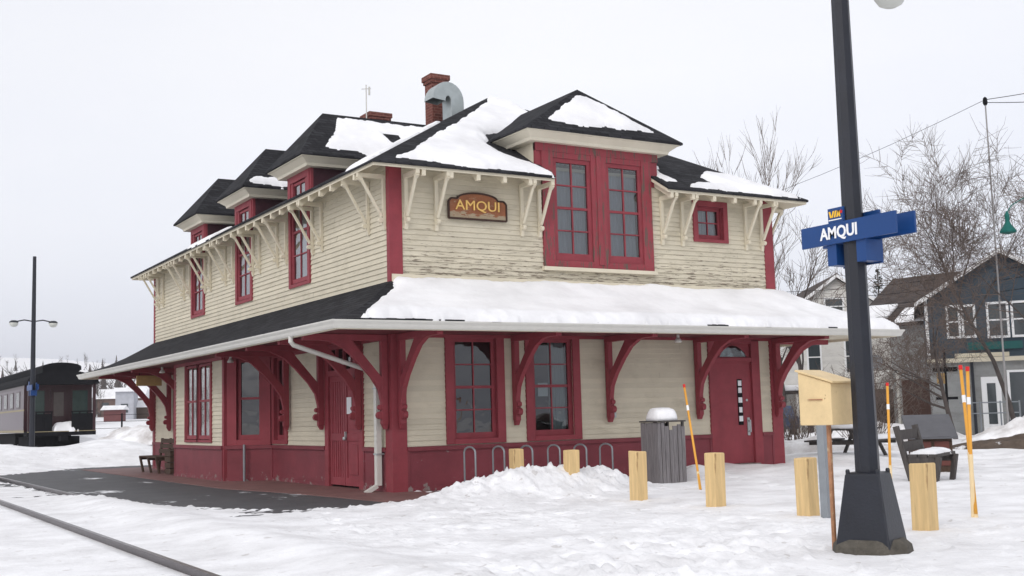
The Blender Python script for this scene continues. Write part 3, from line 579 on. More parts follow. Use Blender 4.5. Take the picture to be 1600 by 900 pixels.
# big knee braces
def brace_mesh():
    b = MB(); b.box(-.058, .058, -.16, -.03, 1.28, 2.86); b.box(-.065, .065, -1.72, -.03, 2.86, 2.98)
    lo = [(-.15, 1.42), (-.165, 1.70), (-.22, 1.94), (-.38, 2.18), (-.66, 2.48), (-.92, 2.71), (-1.20, 2.84), (-1.50, 2.875), (-1.50, 2.93)]
    up = [(-.78, 2.90), (-.70, 2.80), (-.13, 2.14), (-.10, 1.42)]
    b.prism([(-.05, y, z) for y, z in lo+up], (.10, 0, 0))
    for r_, y, z in ((.075, -.19, 1.45), (.05, -.18, 1.60)):   # scroll at the foot
        c = Vector((0, y, z)); vs = [c+Vector((sx, r_*math.cos(a*.628), r_*math.sin(a*.628))) for sx in (-.05, .05) for a in range(10)]
        b.add(vs, [tuple(range(10)), tuple(range(19, 9, -1))]+[(i, (i+1) % 10, 10+(i+1) % 10, 10+i) for i in range(10)])
    b.prism([(-.05, -.16, 1.28), (-.05, -.10, 1.18), (-.05, -.05, 1.18), (-.05, -.03, 1.28)], (.1, 0, 0))
    return b
kb = brace_mesh().build('knee_brace', M['red'], ST, (.13, -.03, 0), E_, bevel=.006)
for x in (2.66, 4.95, 7.36, W-.13): clone(kb, (x, -.02, 0), E_, ST)
for y in (.13, 1.42, 3.40, 5.55, 13.6, 15.85, L-.13): clone(kb, (-.03, y, 0), T_, ST)
for y in (8.6, 10.9): 
    pass
for y in (.13, 5, 10, 15): clone(kb, (W+.03, y, 0), math.pi/2, ST)
# downpipe
b = MB(); b.tube([(-1.93, .25, 2.95), (-1.93, .25, 2.84), (-1.87, .27, 2.78), (-1.7, .30, 2.73), (-.22, .5, 2.30), (-.13, .48, 2.2)], .045, 10, False)
b.box(-.19, -.09, .36, .48, .12, 2.25); b.prism([(-.19, .36, .14), (-.19, .48, .14), (-.42, .48, .02), (-.42, .36, .02)], (.03, 0, -.06)); dp = b.build('downpipe', M['white'], ST)
for z in (1.95, .7): MB().box(-.2, -.03, .34, .50, z, z+.03).build('clip', M['steel'], dp)
# small fittings
def lampfit(x, y, z): 
    b = MB(); b.tube([(x, y, z+.12), (x, y, z+.05)], .03, 8); b.lathe([(.03, .05), (.055, .02), (.085, -.03), (.07, -.05), (0, -.055)], 12, (x, y, z)); b.build('soffit_lamp', M['white'], ST, smooth=True)
for q in ((6.2, -.9, 2.86), (-.9, 7.2, 2.86), (-1.1, 12.8, 2.86)): lampfit(*q)
panel_box('socket_box', [(5.03, 5.13, -.07, .0, 1.27, 1.38)], M['steel'], ST)

# ------------------------------------------------------------------ main roof
OV = .64; ZE = 6.20; PK = 9.33; Y1 = 4.63; cx = W/2
se = (PK-ZE)/(Y1+OV); ss = (PK-ZE)/(cx+OV)
def zmain(x, y):
    return np.minimum(np.minimum(ZE+(y+OV)*se, ZE+(L+OV-y)*se), np.minimum(ZE+(x+OV)*ss, ZE+(W+OV-x)*ss))
def zm(x, y): return float(zmain(x, y))
def slab(pts, t, drop=0):
    n = (Vector(pts[1])-Vector(pts[0])).cross(Vector(pts[-1])-Vector(pts[0])).normalized(); n = n if n.z > 0 else -n
    b = MB(); return b.prism([Vector(p)-Vector((0, 0, drop)) for p in pts], (0, 0, -t))
NX0, NX1 = 3.42, 6.32
Lc, Rc = -OV, W+OV
A, Bc, C, D = (Lc, -OV, ZE), (Rc, -OV, ZE), (Rc, L+OV, ZE), (Lc, L+OV, ZE)
pa, pb = (cx, Y1, PK), (cx, L-Y1, PK)
def roofset(t, drop, inset, name, m, parent):
    i = inset; zz = lambda x, y: zm(x, y)
    P = lambda x, y: (x, y, zz(x, y))
    front = [P(Lc+i, -OV+i), P(NX0, -OV+i), P(NX0, .05), P(NX1, .05), P(NX1, -OV+i), P(Rc-i, -OV+i), pa]
    left = [P(Lc+i, L+OV-i), P(Lc+i, -OV+i), pa, pb]; right = [P(Rc-i, -OV+i), P(Rc-i, L+OV-i), pb, pa]; back = [P(Rc-i, L+OV-i), P(Lc+i, L+OV-i), pb]
    b = MB()
    for f in (front, left, right, back):
        q = slab(f, t, drop); b.add(q.v, q.f)
    o = b.build(name, m, parent)
    bm = bmesh.new(); bm.from_mesh(o.data); bmesh.ops.triangulate(bm, faces=[f for f in bm.faces if len(f.verts) > 4]); bm.to_mesh(o.data); bm.free()
    return o
mr = roofset(.05, 0, 0, 'main_roof', M['shing'], ST)
roofset(.07, .052, .035, 'eave_boards', M['trimc'], mr)
# rafter tails
def rafter():
    b = MB(); z = lambda y: ZE+(y+OV)*se-.124
    b.prism([(-.04, -.60, z(-.6)), (-.04, 0, z(0)), (-.04, 0, z(0)-.13), (-.04, -.46, z(-.46)-.13), (-.04, -.53, z(-.53)-.16), (-.04, -.60, z(-.6)-.11)], (.08, 0, 0)); return b
rt = rafter().build('rafter_tail', M['trimc'], ST, (.45, 0, 0), E_)
xs = [x for x in np.arange(1.05, W, .6) if not (NX0-.1 < x < NX1+.1)]
for x in xs: clone(rt, (float(x), 0, 0), E_, ST)
for y in np.arange(.35, L, .6): clone(rt, (0, float(y), 0), T_, ST)
# eave brackets
def ebracket():
    b = MB(); b.box(-.036, .036, -.075, -.02, 5.10, 6.02); b.box(-.04, .04, -.60, -.02, 6.02, 6.10)
    b.bar((0, -.10, 5.28), (0, -.54, 6.03), .045, .055, (1, 0, 0)); b.prism([(-.035, -.075, 5.10), (-.035, -.05, 5.02), (-.035, -.02, 5.02), (-.035, -.02, 5.10)], (.07, 0, 0))
    c = [Vector((-.035, -.12-.05*math.cos(a*.785), 5.2+.05*math.sin(a*.785))) for a in range(8)]; b.prism(c, (.07, 0, 0))
    b.bar((0, -.58, 6.02), (0, -.50, 5.97), .07, .07, (1, 0, 0)); return b
eb = ebracket().build('eave_bracket', M['trimc'], ST, (.32, 0, 0), E_)
for x in (.98, 2.95, 3.38, 6.58, 7.15, 9.02, 9.5): clone(eb, (x, 0, 0), E_, ST)
for y in (.18, .95, 3.45, 4.0, 5.7, 6.3, 7.6, 8.1, 9.75, 10.4, 11.8, 12.3, 13.85, 14.5, 16.9, 17.5): clone(eb, (0, y, 0), T_, ST)
for rz, loc in ((math.pi/2, (W, .2, 0)), (math.pi/2, (W, 4, 0)), (math.pi, (.3, L, 0))): clone(eb, loc, rz, ST)

# ------------------------------------------------------------------ dormers
def dormer(fr, a0, a1, ov, zw, zt, zp, nr, depth, front, side, yback=0):
    """fr maps (along, outward, z); body a0..a1, roof overhang ov, ridge inner end depth"""
    ac = (a0+a1)/2; b = MB()
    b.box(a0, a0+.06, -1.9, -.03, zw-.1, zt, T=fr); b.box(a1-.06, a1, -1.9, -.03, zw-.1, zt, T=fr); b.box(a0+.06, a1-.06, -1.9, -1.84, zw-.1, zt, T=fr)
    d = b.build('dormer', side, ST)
    for q0, q1 in ((a0, a0+.36), (a1-.36, a1)): MB().box(q0, q1, -.028, .034, 6.30, zt, T=fr).build('dormer_front', M['red'], d)
    def rg(o, z, bk): return [fr((a0-o, o, z)), fr((a1+o, o, z)), fr((a1+o, -bk, z)), fr((a0-o, -bk, z))]
    rs = [rg(ov*.45, zt-.03, 1.7), rg(ov*.5, zt+.03, 1.7), rg(ov*.80, zt+.13, 1.7), rg(ov*.88, zt+.14, 1.7), rg(ov*.92, zt+.20, 1.7)]
    vs = []; fs = []
    for r_ in rs: vs += r_
    for i in range(len(rs)-1): fs += [(i*4+j, i*4+(j+1) % 4, (i+1)*4+(j+1) % 4, (i+1)*4+j) for j in range(4)]
    fs += [(0, 1, 2, 3), tuple((len(rs)-1)*4+k for k in (3, 2, 1, 0))]
    MB().add(vs, fs).build('cornice', M['corn'], d)
    ze = zt+.205; b = MB(); e = [fr((a0-ov, ov, ze)), fr((a1+ov, ov, ze)), fr((a1+ov, -depth, ze)), fr((a0-ov, -depth, ze))]
    top = fr((ac, nr, zp)); bk = fr((ac, -depth, zp)); dn = Vector((0, 0, -.045))
    vs = e+[top, bk]+[v+dn for v in e]
    b.add(vs, [(0, 1, 4), (1, 2, 5, 4), (3, 0, 4, 5), (2, 3, 5), (0, 6, 7, 1), (1, 7, 8, 2), (3, 9, 6, 0), (6, 9, 8, 7), (2, 8, 9, 3)])
    b.build('dormer_roof', M['shing'], d); return d
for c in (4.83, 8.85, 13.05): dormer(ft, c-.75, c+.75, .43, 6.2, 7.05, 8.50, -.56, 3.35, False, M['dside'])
for c in (4.83, 8.85, 13.05): MB().box(c-.73, c+.73, -.02, .05, 6.985, 7.06, T=ft).build('lintel_board', M['red'], ST)
dormer(fe, 3.32, 6.5, .44, 6.2, 7.06, 8.52, -.66, 3.2, False, M['trimc'])
# chimneys, duct, antenna
def chimney(x0, x1, y0, y1, z0, z1):
    b = MB(); b.box(x0, x1, y0, y1, z0, z1-.22); b.box(x0-.035, x1+.035, y0-.035, y1+.035, z1-.22, z1-.14); b.box(x0-.065, x1+.065, y0-.065, y1+.065, z1-.14, z1)
    c = b.build('chimney', M['brick'], mr, bevel=.008); MB().box(x0+.05, x1-.05, y0+.05, y1-.05, z1, z1+.03).build('chimney_cap', M['conc'], c); return c
chimney(4.14, 4.58, 6.2, 6.62, 8.2, 10.27); chimney(4.53, 5.15, 11.0, 11.6, 8.9, 10.45)
pts = [Vector((4.40, 5.55, 8.7))]+[Vector((4.40-.26+.26*math.cos(t*math.pi/12), 5.55, 9.34+.30*math.sin(t*math.pi/12))) for t in range(0, 13)]
b = MB(); vs = []; n = 14
for i, p in enumerate(pts):
    dd = (pts[min(i+1, len(pts)-1)]-pts[max(0, i-1)]).normalized(); a = Vector((0, 1, 0)); c = dd.cross(a)
    for k in range(4):
        s1, s2 = ((-1, -1), (1, -1), (1, 1), (-1, 1))[k]; vs.append(p+a*.24*s1+c*.185*s2)
fs = [(i*4+k, i*4+(k+1) % 4, (i+1)*4+(k+1) % 4, (i+1)*4+k) for i in range(len(pts)-1) for k in range(4)]+[(0, 3, 2, 1)]
b.add(vs, fs).build('gooseneck_vent', M['steel'], mr, bevel=.01)
b = MB(); b.tube([(4.4, 11, 9.2), (4.4, 11, 11.25)], .018, 6); b.tube([(4.25, 11, 11.1), (4.55, 11, 11.15)], .012, 5); b.tube([(4.5, 11, 11.2), (4.5, 11, 10.95)], .03, 6); b.build('antenna', M['white'], mr)
# station name board
SG = empty('station_name_board', (1.90, -.03, 5.3), label='carved orange brown station name board with gold letters AMQUI under the eave', cat='sign')
pts = [(-.66, 0), (.66, 0), (.66, .34)]; pts += [(.60, .40)]+[(.46*math.cos(t*math.pi/12), .40+.13*math.sin(t*math.pi/12)) for t in range(0, 13)]+[(-.60, .40), (-.66, .34)]
MB().prism([(x, 0, z) for x, z in pts], (0, -.05, 0)).build('board', mat('carved_orange_board', (.27, .10, .045), .65, .35, 5, .25, 30, wear=.58, wcol=(.34, .27, .18), wscale=(3, 3, 9), zone=(.0, .17, .25)), SG)
b = MB(); P = [Vector((x, -.045, z)) for x, z in pts]
for i in range(len(P)): b.bar(P[i], P[(i+1) % len(P)], .035, .04, (0, 1, 0))
b.build('rim', M['signe'], SG)
text('lettering', 'AMQUI', .285, .012, M['gold'], SG, upright((0, -.062, .265), (1, 0, 0)), .0, 1.12)

# ------------------------------------------------------------------ snow on the station roofs
def zc(X, Y):
    d = np.maximum(np.maximum(-Y, Y-L), np.maximum(-X, X-W)); return prof(np.clip(d, 0, 2.1))
snow_sheet('roof_snow', zc, [(.10, .02), (W, .02), (W+1.9, .02), (W+1.97, -1.95), (-1.50, -1.94), (-.9, -1.15), (-.3, -.55)], .17, .04, 'deep white snow lying on the lower roof over the end wall', edge=.22, noise=.10, nsc=1.1, lump=.10, seed=1)
snow_sheet('roof_snow', zc, [(W+.02, .0), (W+2.0, .0), (W+1.98, L), (W+.02, L)], .17, .09, 'snow lying on the lower roof along the hidden street side', edge=.3, noise=.05, seed=2)
snow_sheet('roof_snow', zc, [(-.55, 19.0), (-1.2, 19.8), (-.4, 20.0), (3, 20.0), (3, 18.3), (0, 18.3)], .10, .09, 'thin snow on the lower roof beyond the far corner', edge=.3, noise=.1, seed=9)
snow_sheet('roof_snow', zmain, [(-.05, -.42), (.62, .12), (1.6, 1.15), (2.55, 2.05), (4.4, 3.95), (cx, Y1-.05), (5.5, 4.3), (5.4, 2.6), (3.1, 1.6), (2.75, 1.0), (2.7, .35), (3.15, -.05), (3.38, -.60), (2.4, -.58), (1.0, -.55)], .11, .04, 'wide snow sheet on the end slope of the main roof left of the gable', edge=.2, noise=.07, seed=3)
snow_sheet('roof_snow', zmain, [(7.0, -.50), (7.35, -.30), (8.1, -.25), (7.9, .2), (8.3, .55), (9.0, .45), (9.9, -.35), (10.35, -.6)], .10, .04, 'snow sheet on the end slope of the main roof above the small window', edge=.2, noise=.07, seed=4)
snow_sheet('roof_snow', zmain, [(6.5, -.35), (6.9, -.25), (6.7, .25), (7.0, .6), (6.6, .8), (6.45, .3)], .05, .04, 'small thin snow patch on the roof close beside the gable', edge=.12, noise=.12, nsc=4, seed=14)
def zd_e(X, Y): return np.minimum(7.265+(Y+.44)*(8.52-7.265)/1.10, np.minimum(7.265+(X-2.88)*(8.52-7.265)/2.03, 7.265+(6.94-X)*(8.52-7.265)/2.03))
snow_sheet('roof_snow', zd_e, [(3.55, -.22), (3.75, -.25), (4.0, -.30), (6.35, -.27), (5.5, .18), (5.0, .48), (4.75, .44), (4.1, .10)], .07, .03, 'triangular snow patch on the front slope of the end gable', edge=.12, noise=.04, seed=5)
snow_sheet('roof_snow', zd_e, [(5.4, .6), (6.5, .0), (6.9, .2), (6.6, 2.6), (5.2, 2.6)], .08, .06, 'snow on the far side slope of the end gable', edge=.15, noise=.05, seed=6)
def zd_t(c): return lambda X, Y: np.maximum(np.minimum(np.minimum(7.255+(Y-(c-1.18))*(8.5-7.255)/1.18, 7.255+((c+1.18)-Y)*(8.5-7.255)/1.18), 7.255+(X+.43)*(8.5-7.255)/.99), zmain(X, Y))
snow_sheet('roof_snow', zd_t(4.83), [(.90, 4.70), (.72, 4.35), (.50, 4.05), (.22, 3.88), (.5, 3.80), (.95, 3.80), (1.2, 3.68), (1.25, 3.3), (.6, 2.7), (-.4, 1.2), (-.55, .3), (-.45, .05), (.5, .9), (2.2, 2.6), (3.0, 3.6), (3.3, 4.72)], .07, .035, 'ragged snow sheet on the side of the nearest dormer and the slope below', edge=.12, noise=.06, nsc=3, seed=7, holes=([(1.85, 4.42), (2.3, 4.38), (2.3, 4.05), (2.0, 4.15)],))
snow_sheet('roof_snow', zd_t(8.85), [(.0, 7.95), (-.25, 7.80), (.2, 7.73), (.9, 7.73), (.9, 7.9)], .05, .03, 'small snow patch at the foot of the middle dormer roof', edge=.1, noise=.05, nsc=4, seed=8)
snow_sheet('roof_snow', zmain, [(-.6, 9.8), (.0, 9.9), (.0, 12.1), (-.6, 12.2)], .06, .04, 'strip of snow on the eave between middle and far dormer', edge=.12, noise=.08, nsc=3, seed=12)

# ------------------------------------------------------------------ lamp posts with station signs
def lamp_post(loc, label, h=8.25, near=True):
    e = empty('lamp_post', loc, label=label, cat='lamp post', group='black platform lamp posts')
    b = MB(); zs = [(.262, -.05), (.25, .05), (.168, .64), (.14, .655)]
    vs = []; fs = []
    for r_, z in zs: vs += [(-r_, -r_, z), (r_, -r_, z), (r_, r_, z), (-r_, r_, z)]
    for i in range(3): fs += [(i*4+j, i*4+(j+1) % 4, (i+1)*4+(j+1) % 4, (i+1)*4+j) for j in range(4)]
    fs += [(3, 2, 1, 0), (12, 13, 14, 15)]; b.add(vs, fs).build('pedestal', M['black'], e, rz=R(23), bevel=.012)
    for sx in (-1, 1):
        for sy in (-1, 1): MB().lathe([(.022, .6), (.022, .67), (.015, .685)], 8, (sx*.145, sy*.145, 0)).build('bolt', M['black'], e, rz=R(23))
    b = MB(); b.tube([(0, 0, .64), (0, 0, 2.6), (0, 0, h)], [.118, .105, .07], 8); b.build('shaft', M['black'], e, rz=R(8))
    for s in (-1, 1):
        b = MB(); b.tube([(0, 0, 5.62), (s*.35, 0, 5.68), (s*.62, 0, 5.62)], .025, 8); a = b.build('arm', M['black'], e)
        MB().lathe([(.0, 5.66), (.10, 5.655), (.17, 5.60), (.175, 5.56)], 16, (s*.74, 0, 0)).build('lamp_hood', M['black'], a, smooth=True)
        MB().lathe([(.175, 5.56), (.165, 5.50), (.12, 5.43), (.06, 5.40), (0, 5.395)], 16, (s*.74, 0, 0)).build('lamp_globe', M['globe'], a, smooth=True)
    return e
lp = lamp_post((-.70, -12.30, .10), 'tall black lamp post in the snow carrying the blue AMQUI sign')
lp2 = copy_tree(lp); lp2.location = (-1.92, 29.75, .0); tag(lp2, 'distant lamp post with two lamps standing before the railway carriage')
MB().lathe([(.0, -.35), (.42, -.3), (.37, -.03), (.3, .03), (0, .03)], 9, (0, 0, 0)).build('concrete_footing', mat('dark_dirty_footing', (.10, .09, .075), .95, .5, 7, .8, 30), lp)
# blue sign: two enamel boards either side of the shaft, running along the track
def blue_sign(loc, label, full=True):
    e = empty('station_sign', loc, label=label, cat='sign', group='blue platform signs')
    MB().box(-.13, -.105, -.64, .58, -.11, .10).build('board', M['blue'], e)
    v = MB().box(-.132, -.108, -.0, .20, .101, .245).build('emblem_tab', M['blue'], e)
    b = MB(); b.box(.105, .13, -.66, .52, -.10, .11); b.box(.105, .13, -.24, .26, .111, .19); b.box(.105, .13, -.24, .26, -.335, -.101); b.build('board', M['blue'], e)
    for q in (-.24, .14): MB().box(-.104, .104, q, q+.12, -.32, -.11).build('bracket', M['blue'], e)
    if full:
        text('lettering', 'AMQUI', .165, .003, M['whitet'], e, upright((-.1335, .07, -.005), (0, -1, 0)), .004, .92)
        b = MB(); x = -.134
        def st(y0, z0, y1, z1): b.prism([(x, y0, z0), (x, y0-.022, z0), (x, y1-.022, z1), (x, y1, z1)], (-.002, 0, 0))
        st(.185, .215, .170, .15); st(.155, .15, .130, .215); st(.120, .15, .100, .215); st(.088, .15, .066, .215); st(.066, .215, .052, .15)
        b.build('emblem', M['yell'], v)
        b = MB(); c = (.022, .195)
        pt = [(c[0]+(.014 if k % 2 else .024)*math.sin(k*math.pi/5), c[1]+(.010 if k % 2 else .024)*math.cos(k*math.pi/5)) for k in range(10)]
        b.prism([(x, p, z) for p, z in pt], (-.002, 0, 0)); b.build('leaf_emblem', M['redt'], v)
        MB().box(x, x-.002, .02, .19, .122, .132).build('emblem_line', M['whitet'], v)
    return e
blue_sign((-.70, -12.30, 3.10), 'blue stepped sign with white letters AMQUI on the near lamp post')
s2 = blue_sign((-1.92, 29.75, 2.98), 'small distant blue sign on the lamp post by the railway carriage', False)

# ------------------------------------------------------------------ wooden posts, pipes, stakes
def wpost(x, y, w_, h, label, rz=0, tilt=0):
    z = hgt(x, y); b = MB(); h2 = w_/2; rd = random.Random(int(x*100+y*10))
    b.box(-h2, h2, -h2, h2, -.3, h-.02); o = b.build('timber_post', M['pine'], None, (x, y, z-.0), R(rz), bevel=.018)
    for v in o.data.vertices:
        if v.co.z > 0: v.co.z += rd.uniform(-.012, .012)
    o.rotation_euler[1] = R(tilt); return tag(o, label, 'post', 'row of sawn timber bollards')
def ztop(x, y, zt): return zt-hgt(x, y)
PO = [(1.72, -1.63, 'pale timber bollard hidden to its middle behind the heaped snow, nearest the bike hoops'), (1.92, -3.15, 'timber bollard sticking out of the right flank of the snow heap'), (1.89, -5.11, 'timber bollard standing left in front of the grey litter bin'), (1.83, -7.05, 'timber bollard in front of the leaning yellow stake'),
      (1.60, -9.13, 'timber bollard directly left of the grey galvanised post'), (1.20, -11.33, 'timber bollard right of the black lamp post, nearest the camera')]
for i, (x, y, l) in enumerate(PO): wpost(x, y, .215, .78-hgt(x, y)-(.03 if i > 3 else 0), l, rz=3*i-6, tilt=(-.5, 1, .4, .8, -.5, 1)[i])
b = MB(); b.box(-.07, .07, -.05, .05, -.2, 1.16); o = b.build('galvanised_post', M['galv'], None, (1.5, -9.55, 0), R(20), bevel=.01); tag(o, 'square grey galvanised post beside a timber bollard', 'post')
# post box on rusty pipe
e = empty('utility_box', (-.80, -11.91, 0), R(9), label='pale yellow chipped metal box with sloping lid on a rusty pipe', cat='utility box')
b = MB(); b.tube([(-.07, -.06, 1.25), (.0, .0, -.1)], .024, 8); b.build('pole', M['rust'], e)
bx_ = MB(); a = .19; z0 = 1.21
bx_.prism([(-a, -a, z0), (-a, a, z0), (-a, a, 1.735), (-a, -a, 1.62)], (2*a, 0, 0)); body = bx_.build('box', M['mail'], e, bevel=.008)
b = MB(); b.prism([(-a-.02, -a-.035, 1.617), (-a-.02, a+.02, 1.745), (-a-.02, a+.02, 1.765), (-a-.02, -a-.035, 1.637)], (2*a+.04, 0, 0)); b.build('lid', M['mail'], e, bevel=.004)
b = MB(); b.bar((-a-.006, -.09, 1.46), (-a-.006, .08, 1.462), .012, .012); b.build('latch', M['rust'], body)
# yellow stakes
def stake(p, q, label, sleeve=0):
    p = Vector(p); q = Vector(q); e = empty('snow_stake', p, label=label, cat='marker stake', group='yellow snow marker stakes'); d = q-p
    MB().tube([(0, 0, 0), tuple(d*.97)], .021, 8).build('rod', M['stake'], e, smooth=True)
    MB().tube([tuple(d*.968), tuple(d)], .024, 8).build('red_tip', M['redt'], e)
    MB().tube([tuple(d*.74), tuple(d*.79)], .0235, 8).build('reflective_band', M['whitet'], e)
    if sleeve: MB().tube([(0, 0, -.1), tuple(d*sleeve)], .026, 8).build('pale_sleeve', M['stakew'], e)
stake((3.95, -4.15, .0), (4.48, -3.16, 1.86), 'yellow stake leaning to the left beside the litter bin', .16)
stake((5.34, -7.17, .1), (5.38, -7.19, 1.74), 'upright yellow stake right behind the black lamp post', .2)
stake((2.67, -10.85, .05), (3.06, -10.46, 1.86), 'left stake of the touching pair at the right, slightly longer lean', .4)
stake((2.68, -10.80, .05), (2.71, -10.84, 1.83), 'right stake of the touching pair at the right, nearly upright', .4)
# bike hoops
hp = ['leftmost bike hoop beside the snow heap', 'second bike hoop from the left, in front of the left ground floor window', 'third bike hoop from the left, behind the first timber bollard', 'fourth bike hoop from the left, below the papered window', 'fifth bike hoop from the left, behind the second timber bollard', 'rightmost bike hoop, left of the litter bin']
for i in range(6):
    x = 1.02+.615*i; b = MB(); y0, y1 = -1.33, -.90; zt = .82-.01*i
    b.tube([(0, y0, -.2), (0, y0, zt-.1)]+[(0, y0+(y1-y0)*(.5-.5*math.cos(t*math.pi/8)), zt-.1+.1*math.sin(t*math.pi/8)) for t in range(1, 8)]+[(0, y1, zt-.1), (0, y1, -.2)], .018, 8)
    tag(b.build('bike_hoop', M['galv'], None, (x, 0, 0), smooth=True), 'grey steel '+hp[i], 'bike hoop', 'row of grey bicycle hoops')
# litter bin
e = empty('litter_bin', (4.72, -2.15, .0), R(-6), label='weathered grey plank litter bin capped with snow beside the wall', cat='litter bin')
b = MB(); rd = random.Random(4); hb = .29
def planks(b, a0, a1, fn, z0, z1, gap=None):
    x = a0
    while x < a1-.02:
        wd = min(rd.uniform(.075, .11), a1-x); top = z1(x+wd/2)+rd.uniform(-.008, .008); fn(b, x+.003, x+wd-.003, z0+rd.uniform(-.01, .01), top); x += wd
def f_front(b, x0, x1, z0, z1): j = rd.uniform(-.004, .012); b.box(x0+.003, x1-.003, -hb-.02-j, -hb, z0, z1)
def f_right(b, x0, x1, z0, z1): j = rd.uniform(-.004, .012); b.box(hb, hb+.02+j, x0+.003, x1-.003, z0, z1)
def f_left(b, x0, x1, z0, z1): b.box(-hb-.02, -hb, x0, x1, z0, z1)
def f_back(b, x0, x1, z0, z1): b.box(x0, x1, hb, hb+.02, z0, z1)
planks(b, -hb-.02, hb+.02, f_front, -.1, lambda x: 1.16 if x < -.12 else 1.02+.10*abs(math.sin(x*9))); planks(b, -hb, hb, f_right, -.1, lambda x: .93); planks(b, -hb, hb, f_left, -.1, lambda x: 1.16); planks(b, -hb-.02, hb+.02, f_back, -.1, lambda x: 1.16)
b.build('plank_casing', M['greyw'], e)
MB().box(-.26, .26, -.26, .26, -.1, .9).build('liner', M['cdark'], e)
b = MB(); b.box(-hb-.035, hb+.035, -hb-.035, hb+.035, 1.17, 1.20); b.box(hb-.03, hb+.015, -hb+.0, -hb+.045, .86, 1.17); b.box(hb-.03, hb+.015, hb-.045, hb, .86, 1.17); b.build('top_board', M['greyw2'], e)
def dome(name, cx_, cy_, z, rx, ry, h, parent=None, label=None, rz=0):
    b = MB(); vs = []; n = 20; m_ = 7
    for j in range(m_):
        t = j/(m_-1); r_ = math.cos(t*math.pi/2)**.45
        for k in range(n):
            a = 6.28318*k/n; s = 1/max(abs(math.cos(a)), abs(math.sin(a)))**.6; vs.append((rx*r_*s*math.cos(a), ry*r_*s*math.sin(a), h*math.sin(t*math.pi/2)+.01*math.sin(k*2+j)))
    fs = [(j*n+k, j*n+(k+1) % n, (j+1)*n+(k+1) % n, (j+1)*n+k) for j in range(m_-1) for k in range(n)]+[tuple(range(n-1, -1, -1))]
    o = b.add(vs, fs).build(name, M['snow'], None, (cx_, cy_, z), rz, smooth=True); return tag(o, label, 'snow', kind='stuff')
dome('snow_cap', 4.71, -2.15, 1.195, .27, .27, .25, label='rounded cap of snow on top of the litter bin', rz=R(-6))
# bench on the platform (far left)
e = empty('platform_bench', (-.42, 14.7, 0), label='brown plank bench on the platform against the station wall', cat='bench')
b = MB(); [b.box(-.62+k*.13, -.51+k*.13, -1.0, 1.0, .44, .48) for k in range(4)]; b.build('seat', M['brownw'], e)
b = MB(); [b.bar((-.02+.03*k, -1.0, .60+k*.15), (-.02+.03*k, 1.0, .60+k*.15), .03, .125) for k in range(3)]; b.build('backrest', M['brownw'], e)
for y in (-.95, .0, .95):
    b = MB(); b.bar((-.60, y, .46), (-.50, y, -.02), .05, .12, (0, 1, 0)); b.bar((-.05, y, -.02), (.06, y, .98), .05, .10, (0, 1, 0)); b.box(-.6, .0, y-.03, y+.03, .36, .44); b.build('leg', M['brownw'], e)
e = empty('waste_crate', (-.62, 12.98, 0), label='dark brown slatted crate between bay and platform bench', cat='crate')
b = MB(); [b.box(-.28, .28, -.3, .3, .02+.16*k, .16+.16*k) for k in range(4)]; b.build('slats', M['brownw'], e); b = MB(); b.box(-.30, .30, -.32, .32, .665, .70); b.build('lid', M['brownw'], e)
# hanging sign under the canopy
e = empty('hanging_sign', (-1.0, 14.7, 2.52), label='small aged yellow board hanging under the canopy by the bay', cat='sign')
MB().box(-.36, .36, -.05, .05, .0, .30).build('board', M['hsign'], e, bevel=.01)
b = MB(); b.tube([(-.28, 0, .3), (-.28, 0, .47)], .01, 6); b.tube([(.28, 0, .3), (.28, 0, .47)], .01, 6); b.box(-.3, .3, -.02, .02, .45, .47); b.build('hanger', M['cdark'], e)

# timber bench and information stand at the right
e = empty('timber_bench', (7.35, -6.2, hgt(7.35, -6.3)), R(28), label='rough grey timber bench with snowy seat, seen from its end', cat='bench')
b = MB(); [b.box(-.75, .75, -.35+.17*k, -.20+.17*k, .42, .47) for k in range(3)]; b.build('seat', M['greyw2'], e)
b = MB(); [b.bar((-.75, .22+.06*k, .60+.2*k), (.75, .22+.06*k, .60+.2*k), .04, .17) for k in range(2)]; b.build('backrest', M['greyw2'], e)
for x in (-.70, .70):
    b = MB(); b.bar((x, -.36, .42), (x, -.27, -.1), .08, .16, (1, 0, 0)); b.bar((x, .08, -.1), (x, .32, .95), .08, .15, (1, 0, 0)); b.box(x-.04, x+.04, -.3, .2, .30, .42); b.build('leg', M['greyw2'], e)
o = snow_sheet('bench_snow', lambda X, Y: X*0+.472, [(-.66, -.30), (.64, -.31), (.66, .10), (-.65, .12)], .07, .04, None, edge=.1, noise=.05, parent=e)
o.parent = None; o.location = e.location; o.rotation_euler = e.rotation_euler; tag(o, 'snow lying on the seat of the timber bench', 'snow', kind='stuff')
e = empty('information_stand', (9.2, -4.75, 0), R(-40), label='dark boxy stand with sloping grey top and brown panels behind the bench', cat='stand')
b = MB(); b.prism([(-.36, -.28, -.1), (-.36, .30, -.1), (-.36, .30, 1.06), (-.36, -.28, .74)], (.72, 0, 0)); b.build('cabinet', M['brownw'], e)
b = MB(); b.prism([(-.45, -.40, .71), (-.45, .36, 1.12), (-.45, .36, 1.17), (-.45, -.40, .76)], (.90, 0, 0)); b.build('sloping_top', mat('grey_top_board', (.10, .10, .11), .6, .2, 3, .1, 20), e)
b = MB(); b.box(-.30, -.03, -.30, -.281, .2, .66); b.box(.03, .30, -.30, -.281, .2, .66); b.build('panel', mat('red_brown_panel', (.12, .04, .032), .7, .2, 4, .1, 20), e)
b = MB(); b.box(.361, .368, -.05, .10, .66, .80); b.build('label_plate', M['paper'], e)
